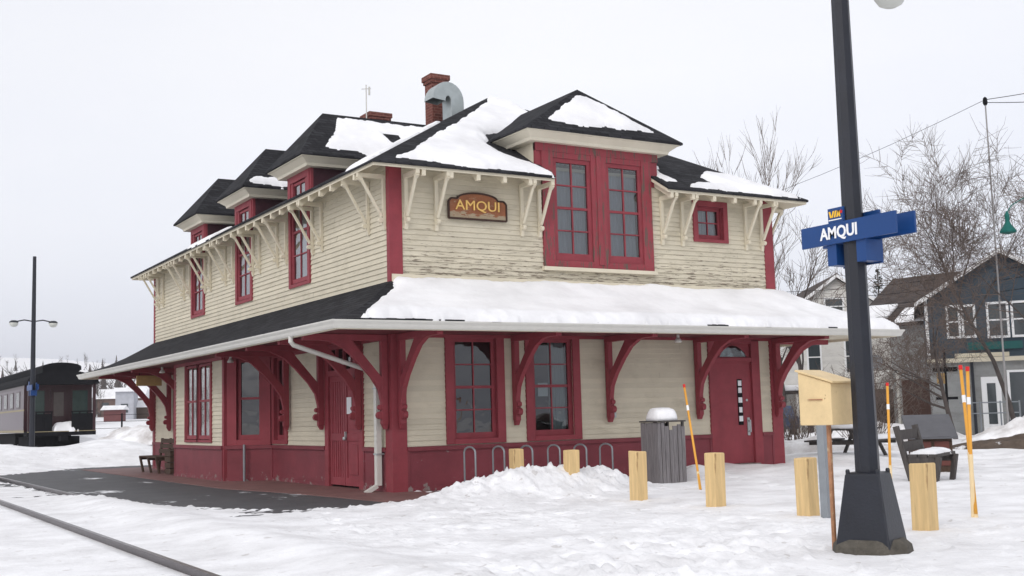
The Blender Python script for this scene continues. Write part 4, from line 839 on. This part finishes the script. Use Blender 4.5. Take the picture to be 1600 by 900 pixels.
# picnic table half under snow behind the station corner
e = empty('picnic_table', (13.4, 1.2, hgt(13.4, 1.2)-.05), R(20), label='snow covered picnic table behind the right corner of the station', cat='picnic table')
b = MB(); [b.box(-.95, .95, -.38+.15*k, -.25+.15*k, .70, .74) for k in range(5)]; b.build('table_top', M['greyw2'], e)
for s in (-1, 1):
    b = MB(); b.box(-.95, .95, s*.75-.13, s*.75+.13, .42, .46); b.build('seat', M['greyw2'], e)
    b = MB(); b.bar((s*.7, -.25, .70), (s*.7, -.6, -.05), .06, .1, (1, 0, 0)); b.bar((s*.7, .25, .70), (s*.7, .6, -.05), .06, .1, (1, 0, 0)); b.box(s*.7-.03, s*.7+.03, -.85, .85, .34, .42); b.build('leg', M['greyw2'], e)
for n_, (dx, dy, z, rx, ry, h, l) in enumerate(((0, 0, .74, .92, .36, .16, 'snow on the picnic table top'), (.25, -.70, .46, .9, .13, .12, 'snow on the near seat of the picnic table'))):
    dome('snow_cap', 13.4+dx, 1.2+dy, z+hgt(13.4, 1.2)-.05, rx, ry, h, label=l, rz=R(20))

# ------------------------------------------------------------------ railway carriage on its siding
e = empty('railway_carriage', (.45, 36.9, 0), label='old maroon railway passenger carriage with dark clerestory roof on a siding', cat='railway carriage')
cw, cl = 1.5, 21
MB().box(-cw, cw, 1.0, cl, 1.15, 3.35).build('body', M['maroon'], e)
b = MB(); b.box(-cw-.012, -cw, 1.0, cl, 1.3, 2.15); b.box(-cw-.012, -cw, 1.0, cl, 2.25, 3.2); b.build('side_panel', M['csheen'], e)  # side panels carry the sheen as painted-in grey
b = MB(); b.box(-cw-.03, -cw, .9, cl, 2.16, 2.24); b.box(-cw-.03, -cw, .9, cl, 1.18, 1.28); b.box(-cw, cw, -.02, 0, 1.18, 1.21); b.build('lining', M['cyel'], e)
for k in range(9):
    f_ = MB().box(-cw-.03, -cw-.013, 2.1+k*2.05, 3.2+k*2.05, 2.3, 3.1).build('side_window', M['maroon'], e); MB().box(-cw-.036, -cw-.031, 2.2+k*2.05, 3.1+k*2.05, 2.36, 3.04).build('pane', glassd, f_)
def arch(b, w_, z0, zs, zt, y0, y1):
    pts = [(-w_, z0), (-w_, zs)]+[(-w_*math.cos(t*math.pi/12), zs+(zt-zs)*math.sin(t*math.pi/12)) for t in range(1, 12)]+[(w_, zs), (w_, z0)]
    b.prism([(x, y0, z) for x, z in pts], (0, y1-y0, 0))
b = MB(); arch(b, cw+.08, 3.35, 3.42, 3.98, -.25, cl+.2); rf = b.build('roof', M['cdark'], e)
b = MB(); arch(b, .85, 3.8, 4.15, 4.36, .15, cl-.2); b.build('clerestory', M['cdark'], rf)
b = MB(); b.box(-cw, cw, 0, 1.0, 1.0, 1.2); b.build('end_platform', M['cdark'], e)
for s in (-1, 1):
    b = MB(); [b.box(s*x-.03, s*x+.03, .02, .07, 1.2, 2.1) for x in (.45, .78, 1.12, 1.45)]; b.box(min(s*.4, s*1.48), max(s*.4, s*1.48), .01, .08, 2.06, 2.12); b.box(min(s*.45, s*1.48), max(s*.45, s*1.48), .03, .05, 1.2, 2.0); b.build('railing', M['cdark'], e)
for s in (-1, 1): MB().box(s*1.42-.06, s*1.42+.06, .0, .1, 1.2, 3.4).build('end_post', M['maroon'], e)
d = MB().box(-.36, .36, .95, .995, 1.2, 3.15).build('end_door', M['maroon'], e); MB().box(-.22, .22, .93, .945, 1.9, 3.0).build('pane', mat('dusty_glass', (.10, .085, .08), .3, .2, 3, 0), d)
for x0, x1 in ((-1.25, -.62), (.62, 1.3)): f_ = MB().box(x0-.06, x1+.06, .97, .999, 1.95, 3.15).build('end_window', M['maroon'], e); MB().box(x0, x1, .955, .965, 2.0, 3.08).build('pane', mat('greenish_glass', (.04, .065, .06), .15, .2, 3, 0, spec=.6), f_)
for y in (2.6, 17.5):
    for dy in (0, 1.9):
        b = MB()
        for s in (-.72, .72):
            vs = [(s+dx, y+dy+.45*math.cos(a*.3927), .52+.45*math.sin(a*.3927)) for dx in (-.06, .06) for a in range(16)]
            b.add(vs, [tuple(range(16)), tuple(range(31, 15, -1))]+[(i, (i+1) % 16, 16+(i+1) % 16, 16+i) for i in range(16)])
        b.box(-.7, .7, y+dy-.05, y+dy+.05, .47, .57); b.build('wheelset', M['cdark'], e)
    MB().box(-1.15, 1.15, y-.6, y+2.5, .5, .95).build('bogie_frame', M['cdark'], e)
b = MB(); b.box(-.15, .15, -.55, .0, .75, 1.0); b.build('coupler', M['cdark'], e)
b = MB(); b.box(-1.3, 1.3, 5, 15, .6, 1.1); b.build('underframe', M['cdark'], e)
o = snow_sheet('carriage_snow', lambda X, Y: X*0+1.2, [(-.38, .02), (.75, .0), (.6, .55), (-.3, .6)], .45, .06, None, edge=.3, noise=.15, parent=e); o.parent = None; o.location = e.location; tag(o, 'heap of snow on the end platform of the railway carriage', 'snow', kind='stuff')
o = snow_sheet('carriage_snow', lambda X, Y: 3.42+.56*np.sqrt(np.clip(1-(X/1.58)**2, 0, 1)), [(.75, -.2), (1.35, -.2), (1.2, 3), (.9, 9), (.5, 3)], .12, .08, None, edge=.2, noise=.12, parent=e); o.parent = None; o.location = e.location; tag(o, 'streak of snow on the dark roof of the railway carriage', 'snow', kind='stuff')

# ------------------------------------------------------------------ trees
def grow(rd, b, p, d, r, ln, lv, maxlv, spread, up, lim, twigs, kids=(3, 5)):
    n = 4 if lv < 2 else 3; pts = [p.copy()]; rad = [r]; dd = d.copy()
    for i in range(n):
        dd = (dd+Vector((rd.gauss(0, 1), rd.gauss(0, 1), rd.gauss(0, 1)))*.11+Vector((0, 0, up))*.10).normalized(); p = p+dd*ln/n; pts.append(p.copy()); rad.append(r*(1-.62*(i+1)/n))
    (b if lv <= 1 else twigs).tube(pts, rad, 6 if lv < 2 else (4 if lv < 3 else 3), False)
    if lv >= maxlv: return
    for k in range(rd.randint(*kids)+(1 if lv else 2)):
        t = rd.uniform(.3 if lv else .32, 1.0); i = min(int(t*n), n-1); q = pts[i].lerp(pts[i+1], t*n-i); ax = (pts[i+1]-pts[i]).normalized()
        s = ax.cross(Vector((rd.gauss(0, 1), rd.gauss(0, 1), rd.gauss(0, .6)))).normalized(); nd = (ax*math.cos(spread)+s*math.sin(spread)).normalized()
        lr_ = rad[i]*(1-.0)*rd.uniform(.42, .62)
        grow(rd, b, q, nd, max(lr_, lim), ln*rd.uniform(.45, .72), lv+1, maxlv, spread*rd.uniform(.85, 1.1), up, lim, twigs, kids)
def tree(seed, loc, h, r, label, maxlv=4, minr=.007, spread=.75, up=.4, kids=(3, 5), lean=(0, 0), trunk=.5, m1='bark', m2='bark2', name='bare_tree', group='bare leafless trees'):
    rd = random.Random(seed); e = empty(name, loc, label=label, cat='tree', group=group)
    b, t = MB(), MB(); grow(rd, b, Vector((0, 0, -.2)), Vector((lean[0], lean[1], 1)).normalized(), r, h*trunk*.66, 0, maxlv, spread, up, minr, t, kids)
    b.build('trunk', M[m1], e, smooth=True, recalc=False)
    if t.v: t.build('crown', M[m2], e, recalc=False)
    return e
tree(3, (30.3, 23.4, 0), 15, .14, 'tall slender bare tree rising above the right end of the station roof', 4, .011, .36, 1.2, (3, 4), trunk=.92)
tree(5, (32.2, 21.6, 0), 11, .16, 'bare tree with thin upright twigs just right of the station corner', 4, .010, .5, .9, (3, 4), trunk=.78)
tree(6, (33.4, 24.9, 0), 9, .13, 'lower bare tree between the station corner and the white house', 4, .010, .6, .6, (3, 4), trunk=.7)
tree(8, (23.76, 6.3, 0), 9.8, .10, 'dark bare tree with spreading twiggy limbs before the dark shop house', 4, .007, 1.05, .15, (5, 8), trunk=.62, lean=(-.05, .02))
tree(12, (27.4, 6.6, 0), 13.5, .11, 'tall bare tree at the right with a leaning main stem', 4, .008, .75, .35, (5, 7), trunk=.70, lean=(-.05, .03))
tree(21, (27.3, 4.2, 0), 12.5, .11, 'bare tree at the right edge reaching into the picture', 4, .008, .8, .3, (5, 7), trunk=.68, lean=(-.05, .05))
def bush(seed, loc, h, label, n=60, wd=.8):
    rd = random.Random(seed); b = MB()
    for i in range(n):
        a = rd.uniform(0, 6.28); s = rd.uniform(.1, wd); p = Vector((rd.gauss(0, .25), rd.gauss(0, .25), 0)); q = p+Vector((math.cos(a)*s, math.sin(a)*s, h*rd.uniform(.5, 1)))
        m_ = p.lerp(q, .5)+Vector((rd.gauss(0, .06), rd.gauss(0, .06), .1)); b.tube([p, m_, q], [.012, .009, .004], 3, False)
        for k in range(5): t = rd.uniform(.3, 1); c = p.lerp(q, t); b.tube([c, c+Vector((rd.gauss(0, .2), rd.gauss(0, .2), rd.uniform(.05, .35)))], [.006, .003], 3, False)
    tag(b.build('bare_shrub', M['bark2'], None, loc, recalc=False), label, 'shrub', 'leafless shrubs')
bush(1, (19.0, 6.0, 0), 2.7, 'tall leafless shrub behind the yellow utility box', 110, 1.6); bush(2, (17.4, 7.4, 0), 2.0, 'leafless shrub just right of the station corner', 70, 1.0)
def conifer(seed, loc, h, label, r=1.4):
    rd = random.Random(seed); e = empty('conifer', loc, label=label, cat='tree', group='dark conifers'); MB().tube([(0, 0, 0), (0, 0, h)], [.14, .03], 6).build('trunk', M['bark'], e); b = MB()
    for i in range(900):
        t = rd.random()**.8; z = h*(.12+.88*t); rr_ = r*(1-t)*rd.uniform(.3, 1.05)+.05; a = rd.uniform(0, 6.28); c = Vector((math.cos(a)*rr_, math.sin(a)*rr_, z-.25*rr_)); s = .22*(1-t*.6)
        u_ = Vector((rd.gauss(0, 1), rd.gauss(0, 1), rd.gauss(0, .5))).normalized()*s; v_ = Vector((rd.gauss(0, 1), rd.gauss(0, 1), rd.gauss(0, .5))).normalized()*s; b.add([c-u_, c+v_, c+u_], [(0, 1, 2)])
    b.build('crown', M['conif'], e, recalc=False)
conifer(1, (43.5, 27.0, 0), 9.2, 'dark conifer top showing above the brown roof', 2.2)

# ------------------------------------------------------------------ houses on the right
def hfr(p, q):
    p = Vector((*p, 0)); q = Vector((*q, 0)); a = (q-p).normalized(); n = Vector((a.y, -a.x, 0)); c = Vector((-9.5, -20.4, 0))
    n = n if (c-p).dot(n) > 0 else -n; return Fr(p, a, n), (q-p).length
def hwin(e, fr, a0, a1, z0, z1, m='whitet', g=None, bars=True):
    b = MB(); t = .09
    for q in ((a0-t, a1+t, .0, .05, z1, z1+t), (a0-t, a1+t, .0, .07, z0-t, z0), (a0-t, a0, .0, .05, z0, z1), (a1, a1+t, .0, .05, z0, z1)): b.box(*q, T=fr)
    if bars: b.box(a0, a1, .0, .04, (z0+z1)/2-.03, (z0+z1)/2+.03, T=fr)
    o = b.build('window', M[m], e); MB().box(a0, a1, .01, .02, z0, z1, T=fr).build('pane', g or PANE, o); return o
PANE = mat('far_window_glass', (.05, .06, .065), .12, .3, 1, 0, spec=.7)
def hbox(e, fr, a0, a1, depth, z0, z1, m, name='wall'): return MB().box(a0, a1, -depth, 0, z0, z1, T=fr).build(name, m, e)
def gable(e, fr, a0, a1, depth, ze, zp, m, mg, ov=.35, ap=None):
    ap = (a0+a1)/2 if ap is None else ap
    MB().prism([fr((a0, -.0, ze-.01)), fr((a1, -.0, ze-.01)), fr((ap, -.0, zp-.05))], fr.n*-depth).build('gable_wall', mg, e)
    b = MB()
    for s, a in ((-1, a0), (1, a1)):
        k = (zp-ze)/abs(ap-a); ax = a+s*ov; za = ze-k*ov; b.prism([fr((ax, ov, za)), fr((ap, ov, zp)), fr((ap, ov, zp+.14)), fr((ax, ov, za+.14))], fr.n*-(depth+2*ov))
    r_ = b.build('roof', m, e)
    b = MB()
    for s, a in ((-1, a0), (1, a1)):
        k = (zp-ze)/abs(ap-a); ax = a+s*ov; za = ze-k*ov; b.prism([fr((ax, ov+.01, za-.06)), fr((ap, ov+.01, zp-.06)), fr((ap, ov+.01, zp+.12)), fr((ax, ov+.01, za+.12))], fr.n*.05)
    b.build('bargeboard', M['whitet'], r_); return r_
# white house with its gable to the station
fr, ln = hfr((35.4, 26.6), (40.4, 23.3)); e = empty('white_house', fr.o, label='white two storey house with a gable, seen between station corner and lamp post', cat='house')
def rel(e, fr): f2 = Fr((0, 0, 0), fr.a, fr.n); return f2
f2 = rel(e, fr); hbox(e, f2, 0, ln, 9, -.3, 6.1, M['wsid']); r_ = gable(e, f2, -.1, ln+.1, 9, 6.1, 8.3, M['broof'], M['wsid'])
for a in (1.35, 3.35): hwin(e, f2, a, a+.62, 3.1, 4.9)
hwin(e, f2, 2.4, 3.3, 6.3, 7.1)
b = MB(); b.box(-2.0, 3.2, .0, 2.2, 2.05, 2.2, T=f2); po = b.build('porch', M['broof'], e)
b = MB(); [b.box(x, x+.1, 2.0, 2.1, 0, 2.05, T=f2) for x in (-1.9, .2, 2.9)]; b.build('porch_post', M['wsid'], po)
b = MB(); b.box(-2.05, 3.25, -.05, 2.25, 2.2, 2.5, T=f2); o = b.build('porch_snow', M['snow'], None, fr.o, bevel=.1); tag(o, 'thick snow on the flat porch roof of the white house', 'snow', kind='stuff')
# dish
b = MB(); c = f2((4.75, .5, 3.6)); dn = (f2.n*1+Vector((0, 0, .5))-f2.a*.4).normalized(); u1 = dn.cross(Vector((0, 0, 1))).normalized(); v1 = u1.cross(dn)
vs = [c]; 
for rr2, dp_ in ((.2, .02), (.42, .10)): vs += [c+(u1*math.cos(k*.5236)+v1*math.sin(k*.5236))*rr2+dn*dp_ for k in range(12)]
b.add(vs, [(0, 1+k, 1+(k+1) % 12) for k in range(12)]+[(1+k, 13+k, 13+(k+1) % 12, 1+(k+1) % 12) for k in range(12)]); b.tube([c, f2((4.75, 0, 3.4))], .03, 6); b.build('satellite_dish', M['galv'], e)
# grey house with brown roof
fr, ln = hfr((34.8, 18.36), (35.2, 15.9)); e = empty('grey_house', fr.o, label='grey clapboard building with brown roof and brown garage door between white and dark houses', cat='house')
f2 = rel(e, fr); hbox(e, f2, -.3, ln+.6, 8, -.3, 5.2, M['gsid'])
b = MB(); b.prism([f2((-2.2, .5, 5.0)), f2((-2.2, -3.6, 7.6)), f2((-2.2, -3.6, 7.75)), f2((-2.2, .5, 5.15))], f2.a*(ln+3.5)); b.prism([f2((-2.2, -8, 5.0)), f2((-2.2, -3.6, 7.6)), f2((-2.2, -3.6, 7.75)), f2((-2.2, -8, 5.15))], f2.a*(ln+3.5)); r_ = b.build('roof', M['broof'], e)
MB().prism([f2((-.3, -.01, 5.19)), f2((-.3, -3.6, 7.5)), f2((-.3, -7.9, 5.19))], f2.a*(ln+.9)).build('gable_wall', M['gsid'], e)
b = MB(); b.box(.2, 1.9, .0, .05, -.1, 2.5, T=f2); b.build('garage_door', M['bdoor'], e)
b = MB(); b.box(-.05, .08, .0, .1, -.1, 2.9, T=f2); b.build('downpipe', M['white'], e)
b = MB(); b.prism([f2((-2.1, .52, 5.16)), f2((-2.1, -.9, 6.06)), f2((-2.1, -.9, 6.26)), f2((-2.1, .5, 5.34))], f2.a*1.8); b.prism([f2((.3, .52, 5.16)), f2((.3, -.5, 5.81)), f2((.3, -.5, 5.97)), f2((.3, .5, 5.32))], f2.a*2.2); o = b.build('roof_snow', M['snow'], None, fr.o, bevel=.05); tag(o, 'snow strips along the eave of the brown roofed grey building', 'snow', kind='stuff')
# lean-to
b = MB(); b.prism([f2((-2.9, 0, 3.0)), f2((-2.9, 2.0, 2.2)), f2((-2.9, 2.0, 2.05)), f2((-2.9, 0, 2.85))], f2.a*2.7); b.build('lean_to_roof', M['white'], e); b = MB(); b.box(-2.8, -.3, .0, 1.8, -.2, 2.1, T=f2); b.build('lean_to', M['brownw'], e)
# dark shop house
fr, ln = hfr((28.9, 11.6), (32.5, 7.4)); e = empty('dark_shop_house', fr.o, label='dark blue grey gabled shop house with white framed windows at the right edge', cat='house')
f2 = rel(e, fr); hbox(e, f2, 0, ln, 9, 3.1, 5.5, M['dsid'], 'upper_wall'); hbox(e, f2, .08, ln, 8.8, -.3, 3.1, M['gsid'], 'lower_wall')
gable(e, f2, 0, ln+.2, 9, 5.5, 7.25, M['broof'], M['dsid'], .4)
b = MB(); b.box(-.05, ln, -.1, .22, 2.95, 3.12, T=f2); b.build('cornice', M['trimc'], e)
b = MB(); b.box(-.03, .09, .0, .06, 3.13, 5.5, T=f2); b.build('corner_board', M['whitet'], e)
for a in (.85, 1.42): hwin(e, f2, a, a+.36, 4.0, 5.15)
hwin(e, f2, 2.35, 3.0, 3.95, 5.2); hwin(e, f2, 3.25, 3.8, 3.95, 5.2); hwin(e, f2, 4.3, 4.9, 3.95, 5.2)
b = MB(); b.box(1.5, 3.5, .0, .12, 3.42, 3.72, T=f2); sg_ = b.build('shop_sign', M['teal'], e); MB().box(1.0, 3.0, .0, .10, 3.14, 3.30, T=f2).build('sign_snow_ledge', M['trimc'], e)
d = MB().box(1.9, 2.62, .0, .07, .0, 2.35, T=f2).build('shop_door', M['whitet'], e); MB().box(2.1, 2.42, .071, .08, .5, 2.1, T=f2).build('pane', PANE, d)
hwin(e, f2, 2.95, 4.8, .75, 2.5, bars=False); b = MB(); b.box(2.8, 4.95, .0, .25, .5, .64, T=f2); b.build('window_box', M['dsid'], e)
b = MB(); b.box(1.55, 1.66, .0, .1, .0, 2.95, T=f2); b.build('downpipe', M['black'], e)
# bracket sign in front of the grey house
x, y = 27.4, 9.6
e = empty('street_sign', (x, y, 0), R(-35), label='dark double board sign on a post before the grey building', cat='sign'); MB().tube([(0, 0, 0), (0, 0, 3.4)], .05, 8).build('post', M['cdark'], e)
MB().box(-.45, .45, -.04, .04, 2.55, 2.72).build('board', M['cdark'], e); MB().box(-.32, .0, -.03, .03, 2.1, 2.5).build('board', M['hsign'], e); MB().box(-.4, .4, -.04, .04, 1.5, 1.6).build('board', M['cdark'], e)
b = MB(); b.tube([(0, 0, .95), (2.2, 0, .95)], .025, 6); b.tube([(0, 0, 1.35), (2.2, 0, 1.35)], .025, 6); [b.tube([(q_, 0, 0), (q_, 0, 1.4)], .03, 6) for q_ in (.75, 1.5, 2.2)]
tag(b.build('pipe_fence', M['galv'], None, (x+.3, y-.3, 0), R(-35)), 'thin grey pipe railing before the dark shop house', 'railing')
# utility pole with wires, and green street lantern
e = empty('utility_pole', (25.9, 5.9, 0), label='tall thin wooden utility pole rising behind the bare trees', cat='utility pole'); MB().tube([(0, 0, 0), (0, 0, 12.0)], [.035, .025], 8).build('pole', mat('pale_thin_pole', (.30, .29, .29), .8, .1, 3, 0), e)
b = MB(); b.lathe([(.05, 11.8), (.085, 11.88), (.07, 12.05), (.02, 12.1)], 8); b.build('insulator', M['cdark'], e)
def wire(p, q, sag, label, r_=.009):
    p, q = Vector(p), Vector(q); b = MB(); b.tube([p.lerp(q, t/14)-Vector((0, 0, sag*4*(t/14)*(1-t/14))) for t in range(15)], r_, 4, False)
    tag(b.build('overhead_wire', M['cdark'], None, smooth=True, recalc=False), label, 'wire', 'overhead wires')
wire((25.9, 5.9, 12.0), (34.0, 42.0, 12.6), .9, 'thin wire running from the pole top down behind the station')
wire((25.9, 5.9, 12.0), (27, -6, 11.8), .25, 'upper wire leaving the pole top to the right', .012); wire((25.9, 5.9, 11.9), (22, -6, 9.6), .3, 'lower wire leaving the pole top to the right', .012)
for k, (z, l) in enumerate(((6.6, 'highest'), (6.2, 'second highest'), (5.75, 'third'), (5.2, 'lowest'))): wire((29.4, -2.0, z+.4), (33, 32, z+1.6), 1.0, 'slack street wire above the houses, the '+l+' of four', .012)
e = empty('street_lantern', (24.85, 3.3, 0), label='green hanging street lantern on a curved arm at the right edge', cat='street lamp'); MB().tube([(0, 0, 0), (0, 0, 8.0)], [.09, .06], 8).build('post', M['green'], e)
ar = MB().tube([(0, 0, 8.0), (-.2, .13, 8.3), (-.4, .25, 8.0), (-.8, .5, 7.75), (-.95, .6, 7.5)], .018, 6).build('arm', M['green'], e)
MB().lathe([(.03, 7.55), (.08, 7.4), (.07, 7.2), (.12, 7.1), (.26, 6.9), (.26, 6.84), (0, 6.78)], 12, (-.95, .6, 0)).build('lantern', M['green'], ar)
# parked car glimpsed beyond the corner
e = empty('parked_car', (30.6, 22.6, 0), R(60), label='dark blue car parked beyond the right corner of the station', cat='car')
pr = [(-2.1, .35), (2.1, .35), (2.15, .7), (1.9, .85), (1.1, .95), (.6, 1.4), (-.9, 1.45), (-1.6, 1.0), (-2.1, .95)]
MB().prism([(x, -.82, z) for x, z in pr], (0, 1.64, 0)).build('body', M['carp'], e, bevel=.05)
for y in (-.825, .805): MB().prism([(-1.3, y, 1.0), (.9, y, 1.0), (.5, y, 1.34), (-.85, y, 1.38)], (0, .02, 0)).build('side_window', PANE, e)
for x in (-1.35, 1.35):
    for y in (-.8, .62):
        vs = [(x+.32*math.cos(a*.3927), y+dy, .32+.32*math.sin(a*.3927)) for dy in (0, .18) for a in range(16)]
        MB().add(vs, [tuple(range(16)), tuple(range(31, 15, -1))]+[(i, (i+1) % 16, 16+(i+1) % 16, 16+i) for i in range(16)]).build('wheel', M['tyre'], e)

# ------------------------------------------------------------------ far left: town and wood
def far_house(x, y, w_, d_, h, rz, wm, rm, label, floors=2, flat=False):
    e = empty('far_house', (x, y, hgt(x, y)), R(rz), label=label, cat='house', group='far houses on the left'); MB().box(0, w_, 0, d_, -1, h).build('wall', wm, e)
    b = MB()
    if flat: b.box(-.3, w_+.3, -.3, d_+.3, h, h+.35)
    else: b.prism([(-.4, -.4, h-.1), (-.4, d_/2, h+w_*.22), (-.4, d_+.4, h-.1)], (w_+.8, 0, 0))
    b.build('roof', rm, e)
    n = int(w_//2.4)
    for f in range(floors):
        for k in range(n): MB().box(k*2.4+.8, k*2.4+1.8, -.06, 0, 1.0+f*2.8, 2.3+f*2.8).build('window', PANE, e)
    return e
sr = M['snow']
def at(u, D): l = (u-800)*D/1839.5; return (-9.49+.512*D+.859*l, -20.44+.859*D-.512*l)
FH = [(150, 190, 7, 5, 3.0, -15, mat('brown_far_wall', (.14, .09, .075), .8, .2, 1, 0), 'brown low house with snowy roof, leftmost in the far town', 1), (160, 165, 2.4, 2.4, 1.7, -15, mat('red_far_wall', (.15, .05, .05), .8, .2, 1, 0), 'small red shed with snowy roof before the brown far house', 0),
 (178, 175, 2.6, 4, 4.2, -10, mat('pale_far_wall', (.42, .43, .47), .8, .2, 1, 0), 'narrow pale house with snowy roof in the far town', 1), (196, 205, 7, 6, 4.2, -12, M['gsid'], 'grey house with snowy roof in the far town under the canopy', 1), (222, 230, 9, 7, 5, -20, M['wsid'], 'white long house with snowy roof in the far town by the station wall', 2), (206, 178, 4.5, 3, 1.8, -14, M['brownw'], 'low dark shed in the far town under the canopy braces', 0), (8, 150, 9, 6, 3.5, -20, M['gsid'], 'grey far house left of the distant lamp post', 1)]
sr = M['snow']
for u_, D_, w_, d_, h_, rz_, wm_, lb_, fl_ in FH: x, y = at(u_, D_); far_house(x, y, w_, d_, h_, rz_-12, wm_, sr, lb_, fl_)
def wood(name, pts, n, h0, h1, seed, label, m='bark2', conf=.3):
    rd = random.Random(seed); b = MB()
    for i in range(n):
        k = rd.randrange(len(pts)-1); t = rd.random(); x = pts[k][0]*(1-t)+pts[k+1][0]*t+rd.gauss(0, pts[k][2]); y = pts[k][1]*(1-t)+pts[k+1][1]*t+rd.gauss(0, pts[k][2]*1.5); z = hgt(x, y); h = rd.uniform(h0, h1)
        if rd.random() < conf:
            for j in range(5): zz = z+h*(.1+.18*j); r_ = h*.2*(1-j/5.5); vs = [(x+r_*math.cos(a*1.047)*rd.uniform(.7, 1.2), y+r_*math.sin(a*1.047), zz) for a in range(6)]+[(x, y, zz+h*.3)]; b.add(vs, [(a, (a+1) % 6, 6) for a in range(6)])
        else:
            b.tube([(x, y, z), (x+rd.gauss(0, .3), y, z+h)], [h*.018, h*.004], 3, False)
            for j in range(16):
                zz = z+h*rd.uniform(.25, .9); a = rd.uniform(0, 6.28); l_ = h*rd.uniform(.12, .3); b.tube([(x, y, zz), (x+math.cos(a)*l_, y+math.sin(a)*l_, zz+l_*rd.uniform(.6, 1.3))], [h*.008, h*.003], 3, False)
    tag(b.build(name, M[m], None, recalc=False), label, 'wood', kind='stuff')
wood('far_wood', [(10, 215, 14), (140, 235, 14)], 420, 4, 8.5, 3, 'dark band of leafless trees and conifers behind the far town', 'bark')
wood('hill_wood', [(-60, 420, 20), (220, 400, 20)], 130, 2, 4, 5, 'scattered dark trees on the snowy hillside', 'bark')
wood('ridge_wood', [(-200, 640, 16), (330, 640, 16)], 500, 1.2, 3.2, 6, 'thin line of trees along the top of the snowy hill', 'bark')
wood('siding_scrub', [(-28, 62, 4), (-10, 66, 4)], 40, 3, 5, 8, 'leafless scrub beyond the railway carriage at the left', 'bark2', 0)
# railway wagon row and fence far beyond
e = empty('wire_fence', (2, 62, hgt(8, 62)), label='thin dark post fence across the snow beyond the siding', cat='fence')
for k in range(12): MB().box(k*2.2, k*2.2+.1, 0, .1, -.5, 1.5).build('fence_post', M['cdark'], e)
b = MB(); [b.box(0, 24.4, .04, .06, z, z+.03) for z in (.5, .95, 1.4)]; b.build('fence_rail', M['cdark'], e)

hz = MB().box(-1900, 3100, -175, 3700, -2.5, 75).build('haze', bpy.data.materials.new('thin_winter_haze')); tag(hz, kind='stuff')
m = hz.data.materials[0]; m.use_nodes = True; m.node_tree.nodes.remove(m.node_tree.nodes['Principled BSDF']); v = m.node_tree.nodes.new('ShaderNodeVolumePrincipled')
v.inputs['Color'].default_value = (.93, .95, 1, 1); v.inputs['Density'].default_value = .0004; m.node_tree.links.new(v.outputs[0], m.node_tree.nodes['Material Output'].inputs['Volume'])
